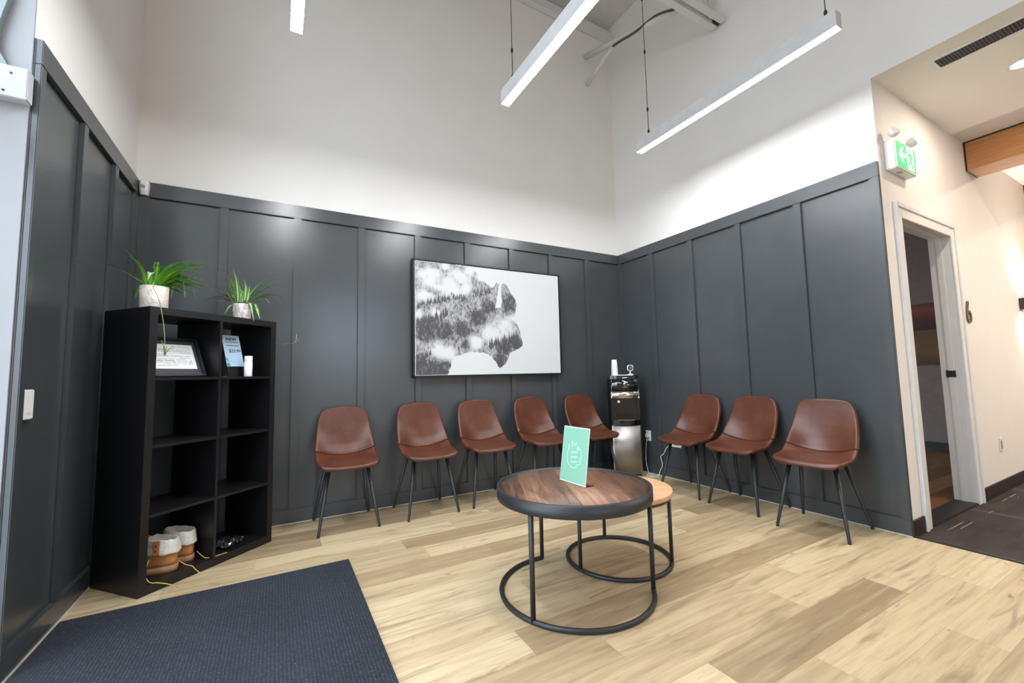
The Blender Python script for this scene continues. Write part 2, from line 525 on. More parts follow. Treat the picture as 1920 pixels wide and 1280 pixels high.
class MB:
    def __init__(self):
        self.bm = bmesh.new()
        self.uv = None

    def box(self, x0, x1, y0, y1, z0, z1, bevel=0.0):
        g = bmesh.ops.create_cube(self.bm, size=1.0)
        vs = g['verts']
        for v in vs:
            v.co = Vector(((x0 + x1) / 2 + v.co.x * (x1 - x0), (y0 + y1) / 2 + v.co.y * (y1 - y0),
                           (z0 + z1) / 2 + v.co.z * (z1 - z0)))
        if bevel:
            es = list({e for v in vs for e in v.link_edges})
            bmesh.ops.bevel(self.bm, geom=es, offset=bevel, segments=2, affect='EDGES', clamp_overlap=True)
        return self

    def lathe(self, prof, n=32, c=(0, 0), cap=True):
        rings = []
        for r, z in prof:
            rings.append([self.bm.verts.new((c[0] + r * math.cos(2 * PI * i / n), c[1] + r * math.sin(2 * PI * i / n), z))
                          for i in range(n)])
        for a, b in zip(rings, rings[1:]):
            for i in range(n):
                self.bm.faces.new((a[i], a[(i + 1) % n], b[(i + 1) % n], b[i])).smooth = True
        if cap:
            self.bm.faces.new(rings[0][::-1])
            self.bm.faces.new(rings[-1])
        return self

    def tube(self, pts, r, n=8, closed=False, caps=True):
        pts = [Vector(p) for p in pts]
        m = len(pts)
        rs = r if isinstance(r, (list, tuple)) else [r] * m
        rings = []
        prev = None
        for i, p in enumerate(pts):
            if closed:
                t = pts[(i + 1) % m] - pts[i - 1]
            else:
                t = pts[min(i + 1, m - 1)] - pts[max(i - 1, 0)]
            t.normalize()
            if prev is None:
                a = Vector((0, 0, 1)) if abs(t.z) < 0.9 else Vector((1, 0, 0))
                nx = t.cross(a).normalized()
            else:
                nx = (prev - t * prev.dot(t)).normalized()
            prev = nx
            ny = t.cross(nx)
            rings.append([self.bm.verts.new(p + (nx * math.cos(2 * PI * j / n) + ny * math.sin(2 * PI * j / n)) * rs[i])
                          for j in range(n)])
        pr = list(zip(rings, rings[1:])) + ([(rings[-1], rings[0])] if closed else [])
        for a, b in pr:
            for j in range(n):
                self.bm.faces.new((a[j], a[(j + 1) % n], b[(j + 1) % n], b[j])).smooth = True
        if caps and not closed:
            self.bm.faces.new(rings[0][::-1])
            self.bm.faces.new(rings[-1])
        return self

    def poly(self, pts, y0, y1):
        """outline in x,z; thickness between y0 (front) and y1"""
        a = [self.bm.verts.new((x, y0, z)) for x, z in pts]
        b = [self.bm.verts.new((x, y1, z)) for x, z in pts]
        n = len(pts)
        f1 = self.bm.faces.new(a)
        f2 = self.bm.faces.new(b[::-1])
        for i in range(n):
            self.bm.faces.new((a[(i + 1) % n], a[i], b[i], b[(i + 1) % n]))
        f1.normal_update()
        f2.normal_update()
        bmesh.ops.triangulate(self.bm, faces=[f1, f2], ngon_method='EAR_CLIP')
        return self

    def prism(self, pts, z0, z1, smooth=False):
        """outline in x,y extruded in z"""
        a = [self.bm.verts.new((x, y, z0)) for x, y in pts]
        b = [self.bm.verts.new((x, y, z1)) for x, y in pts]
        n = len(pts)
        f1 = self.bm.faces.new(a[::-1])
        f2 = self.bm.faces.new(b)
        for i in range(n):
            self.bm.faces.new((a[i], a[(i + 1) % n], b[(i + 1) % n], b[i])).smooth = smooth
        f1.normal_update()
        f2.normal_update()
        bmesh.ops.triangulate(self.bm, faces=[f1, f2], ngon_method='EAR_CLIP')
        return self

    def loft(self, rings, closed_ends=True, smooth=True):
        rr = [[self.bm.verts.new(p) for p in r] for r in rings]
        n = len(rr[0])
        for a, b in zip(rr, rr[1:]):
            for i in range(n):
                self.bm.faces.new((a[i], a[(i + 1) % n], b[(i + 1) % n], b[i])).smooth = smooth
        if closed_ends:
            self.bm.faces.new(rr[0][::-1])
            self.bm.faces.new(rr[-1])
        return self

    def ribbon(self, pts, w, cup=0.25):
        """leaf: tapering folded strip, UV x runs across"""
        if self.uv is None:
            self.uv = self.bm.loops.layers.uv.new('UVMap')
        pts = [Vector(p) for p in pts]
        m = len(pts)
        rows = []
        for i, p in enumerate(pts):
            t = (pts[min(i + 1, m - 1)] - pts[max(i - 1, 0)]).normalized()
            s = t.cross(Vector((0, 0, 1)))
            s = s.normalized() if s.length > 0.15 else Vector((0.8, -0.6, 0))
            nrm = s.cross(t)
            f = i / (m - 1)
            ww = w * (0.55 + 0.45 * math.sin(PI * min(1, f * 1.25 + 0.15))) * (1 - f ** 3) + 0.0006
            rows.append([self.bm.verts.new(p - s * ww + nrm * ww * cup), self.bm.verts.new(p - nrm * 0.0008),
                         self.bm.verts.new(p + s * ww + nrm * ww * cup)])
        for a, b in zip(rows, rows[1:]):
            for j in range(2):
                f = self.bm.faces.new((a[j], a[j + 1], b[j + 1], b[j]))
                f.smooth = True
                for lp, ux in zip(f.loops, (j * .5, j * .5 + .5, j * .5 + .5, j * .5)):
                    lp[self.uv].uv = (ux, 0.5)
        return self

    def move(self, M4):
        bmesh.ops.transform(self.bm, matrix=M4, verts=self.bm.verts)
        return self

    def build(self, name, mat, parent=None, loc=(0, 0, 0), rot=(0, 0, 0)):
        bmesh.ops.recalc_face_normals(self.bm, faces=self.bm.faces)
        me = bpy.data.meshes.new(name)
        self.bm.to_mesh(me)
        self.bm.free()
        me.materials.append(mat)
        o = bpy.data.objects.new(name, me)
        C.objects.link(o)
        o.location = loc
        o.rotation_euler = rot
        if parent:
            o.parent = parent
        return o


def tag(o, label, cat, group=None, kind=None):
    o['label'] = label
    o['category'] = cat
    if group:
        o['group'] = group
    if kind:
        o['kind'] = kind
    return o


def thing(name, label, cat, loc=(0, 0, 0), rotz=0.0, group=None):
    o = bpy.data.objects.new(name, None)
    o.empty_display_size = 0.05
    C.objects.link(o)
    o.location = loc
    o.rotation_euler = (0, 0, rotz)
    return tag(o, label, cat, group)


def struct(o):
    o['kind'] = 'structure'
    return o


def dup(root, loc, rotz, label):
    r = root.copy()
    C.objects.link(r)
    r.location = loc
    r.rotation_euler = (0, 0, rotz)
    r['label'] = label
    for ch in list(root.children):
        c = ch.copy()
        C.objects.link(c)
        c.parent = r
        for g in ch.children:
            d = g.copy()
            C.objects.link(d)
            d.parent = c
    return r


def spline(pts, n=8):
    pts = [Vector(p) for p in pts]
    out = []
    for i in range(len(pts) - 1):
        p0, p1, p2, p3 = pts[max(i - 1, 0)], pts[i], pts[i + 1], pts[min(i + 2, len(pts) - 1)]
        for k in range(n):
            t = k / n
            out.append(0.5 * ((2 * p1) + (p2 - p0) * t + (2 * p0 - 5 * p1 + 4 * p2 - p3) * t * t +
                              (3 * p1 - p0 - 3 * p2 + p3) * t ** 3))
    out.append(pts[-1])
    return out


def quad_curve(b, m, t, n=12):
    """curve through base, mid, tip"""
    b, m, t = Vector(b), Vector(m), Vector(t)
    c = 2 * m - (b + t) / 2
    return [b * (1 - s) ** 2 + c * 2 * s * (1 - s) + t * s * s for s in [i / n for i in range(n + 1)]]


def text(name, body, size, mat, parent, mtx, spacing=1.0, bold=0.0):
    cu = bpy.data.curves.new(name, 'FONT')
    cu.body = body
    cu.size = size
    cu.align_x = 'CENTER'
    cu.align_y = 'CENTER'
    cu.extrude = 0.0006
    cu.offset = bold
    cu.space_character = spacing
    tmp = bpy.data.objects.new(name + '_tmp', cu)
    C.objects.link(tmp)
    dg = bpy.context.evaluated_depsgraph_get()
    me = bpy.data.meshes.new_from_object(tmp.evaluated_get(dg))
    bpy.data.objects.remove(tmp)
    me.transform(mtx)
    me.materials.clear()
    me.materials.append(mat)
    me.name = name
    o = bpy.data.objects.new(name, me)
    C.objects.link(o)
    o.parent = parent
    return o


STAND = Matrix.Rotation(PI / 2, 4, 'X')      # flat text -> upright, facing -y


def rrect(w, h, r, n=6, cx=0.0, cz=0.0):
    out = []
    for (sx_, sz_, a0) in ((1, 1, 0), (-1, 1, 90), (-1, -1, 180), (1, -1, 270)):
        for i in range(n + 1):
            a = math.radians(a0 + 90 * i / n)
            out.append((cx + sx_ * (w / 2 - r) + r * math.cos(a), cz + sz_ * (h / 2 - r) + r * math.sin(a)))
    return out


# ------------------------------------------------------------------ the room
Lx, R, H, HR, HB = 4.324, 2.469, 2.44, 2.336, 0.103
TOP = 5.3
HZ = 3.03

struct(MB().box(-Lx - 0.33, 0.0, -6.6, 0.02, -0.12, 0.0).build('floor', M['floor']))
struct(MB().box(-4.8, 0.14, -6.75, 0.14, TOP, TOP + 0.1).build('ceiling', M['deck']))
struct(MB().box(-Lx - 0.30, 0.14, 0.026, 0.146, -0.12, TOP).build('wall_back', M['drywall']))
w = MB()
w.box(0.026, 0.14, -R, 0.026, -0.12, TOP)
w.box(0.026, 0.14, -6.6, -R, HZ, TOP)
struct(w.build('wall_right', M['drywall']))
w = MB()
w.box(-Lx - 0.30, -Lx - 0.026, -1.36, 0.026, -0.12, TOP)
w.box(-Lx - 0.30, -Lx - 0.026, -3.35, -1.36, 4.9, TOP)
w.box(-Lx - 0.30, -Lx - 0.026, -6.6, -3.35, -0.12, TOP)
struct(w.build('wall_left', M['drywall']))
w = MB()
w.box(-4.65, -2.95, -6.75, -6.6, -0.12, TOP)
w.box(-1.25, 8.0, -6.75, -6.6, -0.12, TOP)
w.box(-2.95, -1.25, -6.75, -6.6, 2.8, TOP)
w.box(-2.95, -1.25, -6.75, -6.6, -0.12, 1.3)
struct(w.build('wall_front', M['drywall']))
w = MB()
for x in (-2.95, -2.125, -1.3):
    w.box(x, x + 0.05, -6.72, -6.62, 1.3, 2.8)
w.box(-2.95, -1.25, -6.72, -6.62, 1.3, 1.35)
w.box(-2.95, -1.25, -6.72, -6.62, 2.75, 2.8)
struct(w.build('window_1', M['white_trim']))

# wainscot of boards and battens: panel face 21 mm behind the rails
D0, D1 = 0.021, 0.026
w = MB()
w.box(-Lx - 0.02, D0, D0, D1, 0, H)
w.box(-Lx, 0.0, 0.0, D0, HR, H, 0.0025)
w.box(-Lx, 0.0, 0.0, D0, 0.002, HB, 0.003)
for j in range(8):
    x1 = -0.443 - j * 0.4818
    w.box(x1 - 0.054, x1, 0.0, D0 + 0.0005, HB, HR, 0.003)
w.box(-Lx, -Lx + 0.056, 0.0, D0 + 0.0005, HB, HR, 0.003)
struct(w.build('trim_1', M['panel']))
w = MB()
w.box(D0, D1, -R, D1, 0, H)
w.box(0.0, D0, -R, D0, HR, H, 0.0025)
w.box(0.0, D0, -R, D0, 0.002, HB, 0.003)
for i in range(4):
    y1 = -0.468 - i * 0.487
    w.box(0.0, D0 + 0.0005, y1 - 0.054, y1, HB, HR, 0.003)
w.box(0.0, D0 + 0.0005, -R, -2.416, HB, HR, 0.003)
w.box(0.0, D0 + 0.0005, -0.052, D0, HB, HR, 0.003)
struct(w.build('trim_2', M['panel']))
w = MB()
w.box(-Lx - D1, -Lx - D0, -1.36, D1, 0, H)
w.box(-Lx - D0, -Lx, -1.36, D0, HR, H, 0.0025)
w.box(-Lx - D0, -Lx, -1.36, D0, 0.002, HB, 0.003)
for y0, y1 in ((-1.36, -1.316), (-0.927, -0.873), (-0.471, -0.412), (-0.066, D0)):
    w.box(-Lx - D0 - 0.0005, -Lx, y0, y1, HB, HR, 0.003)
struct(w.build('trim_3', M['panel']))
struct(MB().box(-Lx, 0.0, -0.004, 0.0, 0.0, 0.005).build('trim_4', M['bead']))
struct(MB().box(-0.004, 0.0, -R, -0.004, 0.0, 0.005).build('trim_5', M['bead']))
struct(MB().box(-Lx, -Lx + 0.004, -1.36, -0.004, 0.0, 0.005).build('trim_6', M['bead']))

# entrance side: white jamb with a bracket and a curved cover
struct(MB().box(-Lx - 0.30, -Lx - 0.026, -1.368, -1.36, 0.0, 4.9).build('door_2', M['jamb']))

w = MB()
for y in (-3.35, -2.40, -1.44):
    w.box(-Lx - 0.28, -Lx - 0.22, y, y + 0.07, 0, 4.9)
for z in (0.0, 2.16, 4.8):
    w.box(-Lx - 0.28, -Lx - 0.22, -3.35, -1.37, z, z + 0.1)
struct(w.build('door_3', M['white_trim']))

# hall beyond the opening on the right
struct(MB().box(0.0, 8.0, -6.6, -R, -0.12, 0.0).build('floor_hall', M['carpet']))
struct(MB().box(0.0, 0.035, -6.6, -R - 0.002, 0.0, 0.006, 0.002).build('trim_7', M['strip']))
w = MB()
w.box(0.14, 0.26, -R, -R + 0.12, -0.12, HZ)
w.box(0.26, 1.235, -R, -R + 0.12, 2.125, HZ)
w.box(1.235, 8.0, -R, -R + 0.12, -0.12, HZ)
struct(w.build('wall_hall', M['hallwall']))
struct(MB().box(0.14, 8.0, -6.6, -R + 0.12, HZ, HZ + 0.1).build('ceiling_hall', M['hallwall']))
struct(MB().box(8.0, 8.1, -6.75, 1.8, -0.12, HZ + 0.1).build('wall_hall_end', M['hallwall']))
w = MB()
w.box(0.0, 0.178, -R - 0.012, -R, 0.0, 0.1, 0.002)
w.box(1.315, 8.0, -R - 0.012, -R, 0.0, 0.1, 0.002)
struct(w.build('baseboard_hall', M['base_black']))
# door casing and jambs
w = MB()
for x0, x1, xo in ((0.18, 0.285, 0.18), (1.21, 1.315, 1.262)):
    w.box(x0, x1, -R - 0.012, -R, 0, 2.195, 0.003)
w.box(0.18, 0.215, -R - 0.02, -R - 0.012, 0, 2.195, 0.003)
w.box(1.28, 1.315, -R - 0.02, -R - 0.012, 0, 2.195, 0.003)
w.box(0.285, 1.21, -R - 0.012, -R, 2.09, 2.195, 0.003)
w.box(0.215, 1.28, -R - 0.02, -R - 0.012, 2.16, 2.195, 0.003)
w.box(0.26, 0.28, -R, -R + 0.13, 0, 2.105)
w.box(1.215, 1.235, -R, -R + 0.13, 0, 2.105)
w.box(0.26, 1.235, -R, -R + 0.13, 2.105, 2.125)
w.box(0.28, 0.292, -R + 0.05, -R + 0.085, 0, 2.105, 0.002)
w.box(1.203, 1.215, -R + 0.05, -R + 0.085, 0, 2.105, 0.002)
w.box(0.28, 1.215, -R + 0.05, -R + 0.085, 2.093, 2.105, 0.002)
door = struct(w.build('door_1', M['white_trim']))
MB().box(1.2025, 1.2155, -R + 0.045, -R + 0.1, 0.965, 1.025, 0.004).build('strike_plate', M['clip'], door)
struct(MB().box(0.28, 1.215, -R - 0.004, -R + 0.13, -0.02, 0.010, 0.003).build('trim_8', M['strip']))
# dim room behind the door
struct(MB().box(0.14, 3.9, -R + 0.12, 1.7, -0.12, 0.0).build('floor_room', M['room_floor']))
struct(MB().box(3.78, 3.9, -R + 0.12, 1.7, 0, HZ).build('wall_room', M['roomwall']))
struct(MB().box(0.14, 3.9, 1.7, 1.8, -0.12, HZ).build('wall_room_side', M['roomwall']))
struct(MB().box(0.14, 3.9, -R + 0.12, 1.8, HZ, HZ + 0.1).build('ceiling_room', M['roomwall']))
struct(MB().box(3.765, 3.78, -R + 0.13, 1.7, 0, 0.11).build('baseboard_room', M['base_black']))
t = thing('landscape_painting', 'two-band landscape painting, red above gold, on the dim wall seen through the doorway',
          'painting', (3.777, -1.35, 1.08))
MB().box(-0.03, 0, -0.75, 0.75, 0, 0.44).build('golden_panel', M['gold_land'], t)
o = MB().box(-0.03, 0, -0.75, 0.75, 0.0, 0.34).build('red_panel', M['red_land'], t, (0, 0, 0.44))

# roof steel
t = thing('roof_joist', 'white steel roof joist ending high on the right wall', 'joist', (0, -1.43, 4.22))
MB().box(-4.2, 0.0, -0.075, -0.018, 0, 0.012).box(-4.2, 0.0, -0.03, -0.018, 0.012, 0.07) \
    .box(-4.2, 0.0, 0.018, 0.075, 0, 0.012).box(-4.2, 0.0, 0.018, 0.03, 0.012, 0.07).build('bottom_chord', M['steel_white'], t)
MB().box(-4.2, 0.0, -0.07, 0.07, 0.98, 1.06).build('top_chord', M['steel_white'], t)
m = MB()
xs = [-0.12 - 0.45 * i for i in range(10)]
for i, x in enumerate(xs[:-1]):
    z0, z1 = (0.03, 1.0) if i % 2 == 0 else (1.0, 0.03)
    m.tube([(x, 0, z0), (xs[i + 1], 0, z1)], 0.014, 8)
    if i % 2 == 0:
        m.tube([(x, 0, 0.03), (x, 0, 1.0)], 0.014, 8)
m.build('web_bars', M['steel_white'], t)
m = MB()
m.box(-0.06, 0.01, -0.03, 0.03, 0.012, 0.05)
m.build('end_plate', M['clip'], t)
o = MB().tube([(-0.36, -1.4, 4.30), (-0.355, -0.5, 4.63), (-0.35, 0.02, 4.81)], 0.032, 8).build('joist_brace', M['steel_white'])
tag(o, 'white steel brace rising from the roof joist to the back wall', 'brace')
o = MB().tube([(-0.352, -0.47, 4.62), (-0.345, 0.02, 4.46)], 0.022, 8).build('joist_brace', M['steel_white'])
tag(o, 'short white steel kicker brace reaching down to the back wall', 'brace')
o = MB().box(-Lx, 0.02, -0.05, 0.02, 5.12, 5.2).build('deck_ledger', M['steel_white'])
tag(o, 'long white steel ledger angle along the back wall under the roof deck', 'ledger')
o = MB().tube(spline([(-0.40, -1.3, 4.32), (-0.38, -1.05, 4.46), (-0.385, -0.8, 4.49), (-0.38, -0.6, 4.55), (-0.36, -0.45, 4.60)]), 0.012, 6) \
    .build('brown_cable', M['cable'])
tag(o, 'brown cable running along the roof brace', 'cable')


# ------------------------------------------------------------------ pendant lights
def pendant(first, x, y1, y0, label):
    t = thing('linear_pendant_light', label, 'light', (x, (y0 + y1) / 2, 3.0), 0, 'linear pendant lights')
    hl = (y1 - y0) / 2
    m = MB().box(-0.032, 0.032, -hl, hl, 0.012, 0.1)
    m.box(-0.032, -0.0295, -hl, hl, 0, 0.012).box(0.0295, 0.032, -hl, hl, 0, 0.012)
    m.box(-0.0295, 0.0295, -hl, -hl + 0.0025, 0, 0.012).box(-0.0295, 0.0295, hl - 0.0025, hl, 0, 0.012)
    m.build('housing', M['lamp_body'], t)
    MB().box(-0.0293, 0.0293, -hl + 0.0027, hl - 0.0027, 0.0008, 0.0115).build('diffuser', M['lamp_glow'], t)
    for k, yy in enumerate((hl - 0.12, -hl + 0.06)):
        wz = TOP - 3.0
        wi = MB().tube([(0, yy, 0.1), (0, yy, wz)], 0.003, 6).build('suspension_wire', M['wire'], t)
        for z in (0.12, 0.32, 0.85, 1.35):
            if k == 0 or z == 0.12:
                MB().lathe([(0.006, z), (0.009, z + 0.006), (0.009, z + 0.026), (0.005, z + 0.034)], 10, (0, yy)).build('wire_clip', M['clip'], wi)
    return t


pendant(True, -3.425, -1.14, -2.67, 'white linear pendant light cropped by the top of the photo, above the picture\'s left')
pendant(False, -2.085, -1.11, -2.64, 'white linear pendant light, middle of the three, aimed at the picture wall')
pendant(False, -0.715, -1.07, -2.60, 'white linear pendant light nearest the right wall, seen whole with both ends')

# ------------------------------------------------------------------ hall fittings
t = thing('exit_sign', 'green running man exit sign box with two lamp heads on the hall wall', 'exit sign', (0.295, -R, 2.40))
MB().box(-0.165, 0.165, -0.06, 0.0, 0, 0.205, 0.006).build('box', M['white_plastic'], t)
p = MB().box(-0.145, 0.15, -0.0635, -0.0595, 0.018, 0.188).build('green_panel', M['exit_green'], t)
m = MB()
f0, f1 = -0.0655, -0.0636
m.poly([(-0.128, 0.105), (-0.075, 0.158), (-0.05, 0.158), (-0.084, 0.119), (-0.02, 0.119), (-0.02, 0.091), (-0.084, 0.091), (-0.05, 0.052), (-0.075, 0.052)], f0, f1)
m.build('arrow', M['exit_white'], p)
MB().poly([(0.005, 0.02), (0.112, 0.02), (0.112, 0.186), (0.005, 0.186)], f0, f1).build('doorway', M['exit_white'], p)
m = MB()
g0, g1 = -0.067, -0.0656
m.poly([(0.05 + 0.013 * math.cos(a * PI / 6), 0.16 + 0.013 * math.sin(a * PI / 6)) for a in range(12)], g0, g1)
m.poly([(0.045, 0.143), (0.068, 0.143), (0.078, 0.118), (0.094, 0.108), (0.09, 0.098), (0.068, 0.108), (0.064, 0.088), (0.08, 0.068), (0.102, 0.03),
        (0.086, 0.026), (0.066, 0.06), (0.05, 0.078), (0.036, 0.05), (0.012, 0.046), (0.012, 0.06), (0.028, 0.063), (0.042, 0.1), (0.04, 0.122),
        (0.024, 0.112), (0.016, 0.12), (0.034, 0.138)], g0, g1)
m.build('running_figure', M['exit_green'], p)
for s in (-1, 1):
    h = MB().lathe([(0.012, 0.0), (0.014, 0.02)], 12).build('lamp_arm', M['white_plastic'], t, (s * 0.13, -0.03, 0.204))
    MB().lathe([(0.012, -0.014), (0.03, 0.0), (0.034, 0.03), (0.03, 0.034)], 20).build('lamp_head', M['white_plastic'], h, (s * 0.01, -0.012, 0.04), (0.9, s * 0.7, 0))
m = MB()
for x in (-0.06, -0.03):
    m.box(x, x + 0.018, -0.045, -0.02, -0.0015, 0.001)
m.build('test_buttons', M['grey_plastic'], t)

t = thing('ceiling_vent', 'long dark slotted linear vent in the hall ceiling', 'vent', (0.255, -3.45, HZ))
m = MB()
m.box(-0.085, -0.062, -0.74, 0.74, -0.006, 0).box(0.062, 0.085, -0.74, 0.74, -0.006, 0)
m.box(-0.062, 0.062, 0.71, 0.74, -0.006, 0).box(-0.062, 0.062, -0.74, -0.71, -0.006, 0)
m.build('frame', M['white_trim'], t)
MB().box(-0.062, 0.062, -0.71, 0.71, -0.001, 0.0).build('back_plate', M['clip'], t)
m = MB()
for i in range(94):
    y = -0.703 + i * 0.015
    m.box(-0.062, 0.062, y, y + 0.004, -0.005, -0.001)
m.build('slats', M['grille'], t)

t = thing('wood_beam', 'boxed oak beam with black edging across the hall ceiling', 'beam', (1.805, -R, 2.77))
MB().box(0, 0.285, -4.1, -0.012, 0, HZ - 2.77 - 0.012).build('veneer_box', M['beam'], t)
m = MB()
m.box(-0.002, 0.287, -0.012, 0, -0.002, HZ - 2.77)
m.box(-0.002, 0.287, -4.1, -0.012, HZ - 2.77 - 0.012, HZ - 2.77)
m.build('black_edging', M['frame_black'], t)
t = thing('wood_beam', 'second boxed oak beam farther down the hall, only its dark edge in view', 'beam', (3.69, -R, 2.77))
MB().box(0, 0.285, -4.1, -0.012, 0, HZ - 2.77 - 0.012).build('veneer_box', M['beam'], t)
m = MB()
m.box(-0.002, 0.287, -0.012, 0, -0.002, HZ - 2.77)
m.box(-0.002, 0.287, -4.1, -0.012, HZ - 2.77 - 0.012, HZ - 2.77)
m.build('black_edging', M['frame_black'], t)

WARM = (1.0, 0.85, 0.70)


def downlight(x, y, label=None, power=19.0, group='hall downlights'):
    t = thing('recessed_downlight', label, 'light', (x, y, HZ), 0, group)
    MB().lathe([(0.075, 0.0), (0.075, -0.004), (0.055, -0.006), (0.052, 0.0)], 28, cap=False).build('trim_ring', M['white_trim'], t)
    MB().lathe([(0.053, 0.0), (0.053, -0.003)], 28).build('lens', M['pot_glow'], t)
    l = bpy.data.lights.new('downlight_lamp', 'AREA')
    l.shape = 'DISK'
    l.size = 0.1
    l.energy = power
    l.color = WARM
    lo = bpy.data.objects.new('downlight_lamp', l)
    lo.parent = t
    lo.location = (0, 0, -0.008)
    C.objects.link(lo)
    return t


downlight(0.755, -3.01, 'recessed warm downlight in the hall ceiling beside the slotted vent', 9)
downlight(1.3, -4.4, 'added unseen fill lamp in the hall ceiling between the vent and the first oak beam', 26)  # out of view, added to brighten the hall wall and ceiling
downlight(2.75, -4.3, 'added unseen fill lamp in the hall ceiling beyond the first oak beam', 46)  # unseen lamp added for more warm ambient light in the hall
downlight(4.9, -4.3, 'added unseen fill lamp in the hall ceiling beyond the second oak beam', 46)  # another unseen lamp, added to lift the far hall's ambient light

t = thing('wall_sconce', 'small dark up and down sconce glowing on the hall wall', 'sconce', (3.02, -R, 1.66))
MB().box(-0.05, 0.05, -0.06, 0, -0.055, 0.055, 0.003).build('body', M['sconce'], t)
for s, rx in ((1, PI), (-1, 0)):
    l = bpy.data.lights.new('sconce_lamp', 'SPOT')
    l.energy = 66 if s > 0 else 24
    l.color = WARM
    l.spot_size = math.radians(150)
    l.spot_blend = 1.0
    l.shadow_soft_size = 0.02
    lo = bpy.data.objects.new('sconce_lamp', l)
    lo.parent = t
    lo.location = (0.0, -0.035, s * 0.06)
    lo.rotation_euler = (rx + s * 0.12, 0, 0)
    C.objects.link(lo)

t = thing('door_number', 'bronze number 6 on the hall wall beside the doorway', 'number', (1.452, -R, 1.404))
m = MB()
n = 28
ring_o, ring_i = [], []
for i in range(n):
    a = 2 * PI * i / n
    ring_o.append((0.056 * math.cos(a), 0.052 + 0.052 * math.sin(a)))
    ring_i.append((0.031 * math.cos(a), 0.052 + 0.031 * math.sin(a)))
for i in range(n):
    j = (i + 1) % n
    m.poly([ring_o[i], ring_o[j], ring_i[j], ring_i[i]], -0.010, -0.002)
m.poly([(-0.056, 0.052), (-0.031, 0.052), (-0.027, 0.095), (0.006, 0.15), (0.014, 0.178), (-0.022, 0.178), (-0.034, 0.145), (-0.053, 0.09)], -0.0102, -0.0018)
m.build('numeral', M['brown_metal'], t)
t = thing('wall_outlet', 'white outlet plate low on the hall wall past the doorway', 'outlet', (1.9, -R, 0.385))
MB().box(-0.036, 0.036, -0.008, 0, -0.058, 0.058, 0.003).build('plate', M['white_plastic'], t)
MB().box(-0.018, 0.018, -0.0095, -0.008, -0.036, 0.036, 0.0006).build('socket_face', M['grey_plastic'], t)

# ------------------------------------------------------------------ entrance fittings
t = thing('door_head_bracket', 'white screwed metal bracket on the entrance jamb at far left', 'bracket', (-4.34, -1.368, 2.15))
MB().box(-0.26, 0.0, -0.045, 0, 0, 0.125, 0.003).build('channel', M['bracket'], t)
for x, z in ((-0.045, 0.095), (-0.062, 0.022), (-0.095, 0.11), (-0.10, 0.04)):
    MB().lathe([(0.0045, 0), (0.004, 0.002)], 10).build('screw', M['clip'], t, (x, -0.045, z), (PI / 2, 0, 0))
m = MB()
pr = [(-0.26, 0.0), (-0.062, 0.0), (-0.07, 0.02), (-0.088, 0.055), (-0.096, 0.1), (-0.094, 0.15), (-0.085, 0.21), (-0.074, 0.27), (-0.068, 0.34), (-0.066, 0.42), (-0.26, 0.42)]
edge = pr[1:-1]
for (xa, za), (xb, zb) in zip(edge, edge[1:]):
    m.poly([(-0.26, za), (xa, za), (xb, zb), (-0.26, zb)], -0.03, 0)
o = m.build('curved_cover', M['door_grey'], None, (-4.34, -1.3685, 2.277))
tag(o, 'grey curved metal cover above the white bracket at far left', 'cover')
t = thing('light_switch', 'white rocker switch plate on the dark left wall by the entrance', 'switch', (-Lx - D0, -1.268, 0.99))
MB().box(0, 0.017, -0.038, 0.038, -0.058, 0.058, 0.003).build('plate', M['white_plastic'], t)
MB().box(0.017, 0.020, -0.017, 0.017, -0.034, 0.034, 0.001).build('rocker', M['white_plastic'], t)
t = thing('motion_sensor', 'small white motion sensor in the left corner at the top rail', 'sensor', (-4.298, -0.0, 2.385))
pts = [(-0.026, 0.0), (-0.024, -0.03), (-0.012, -0.045), (0.012, -0.045), (0.026, -0.03), (0.03, 0.0)]
m = MB()
m.loft([[(x * 0.75, y * 0.6, -0.046) for x, y in pts], [(x * 0.9, y * 0.9, -0.02) for x, y in pts], [(x, y, 0.03) for x, y in pts], [(x * 0.96, y * 0.9, 0.045) for x, y in pts]], True, False)
m.build('case', M['white_plastic'], t)
MB().box(-0.012, 0.012, -0.0455, -0.038, -0.008, 0.016, 0.002).build('lens', M['grey_plastic'], t)

o = MB().box(-4.312, -3.092, -2.76, -0.915, 0.0, 0.011, 0.004).build('entrance_mat', M['mat'])
tag(o, 'dark navy ribbed entrance mat on the oak floor', 'mat')

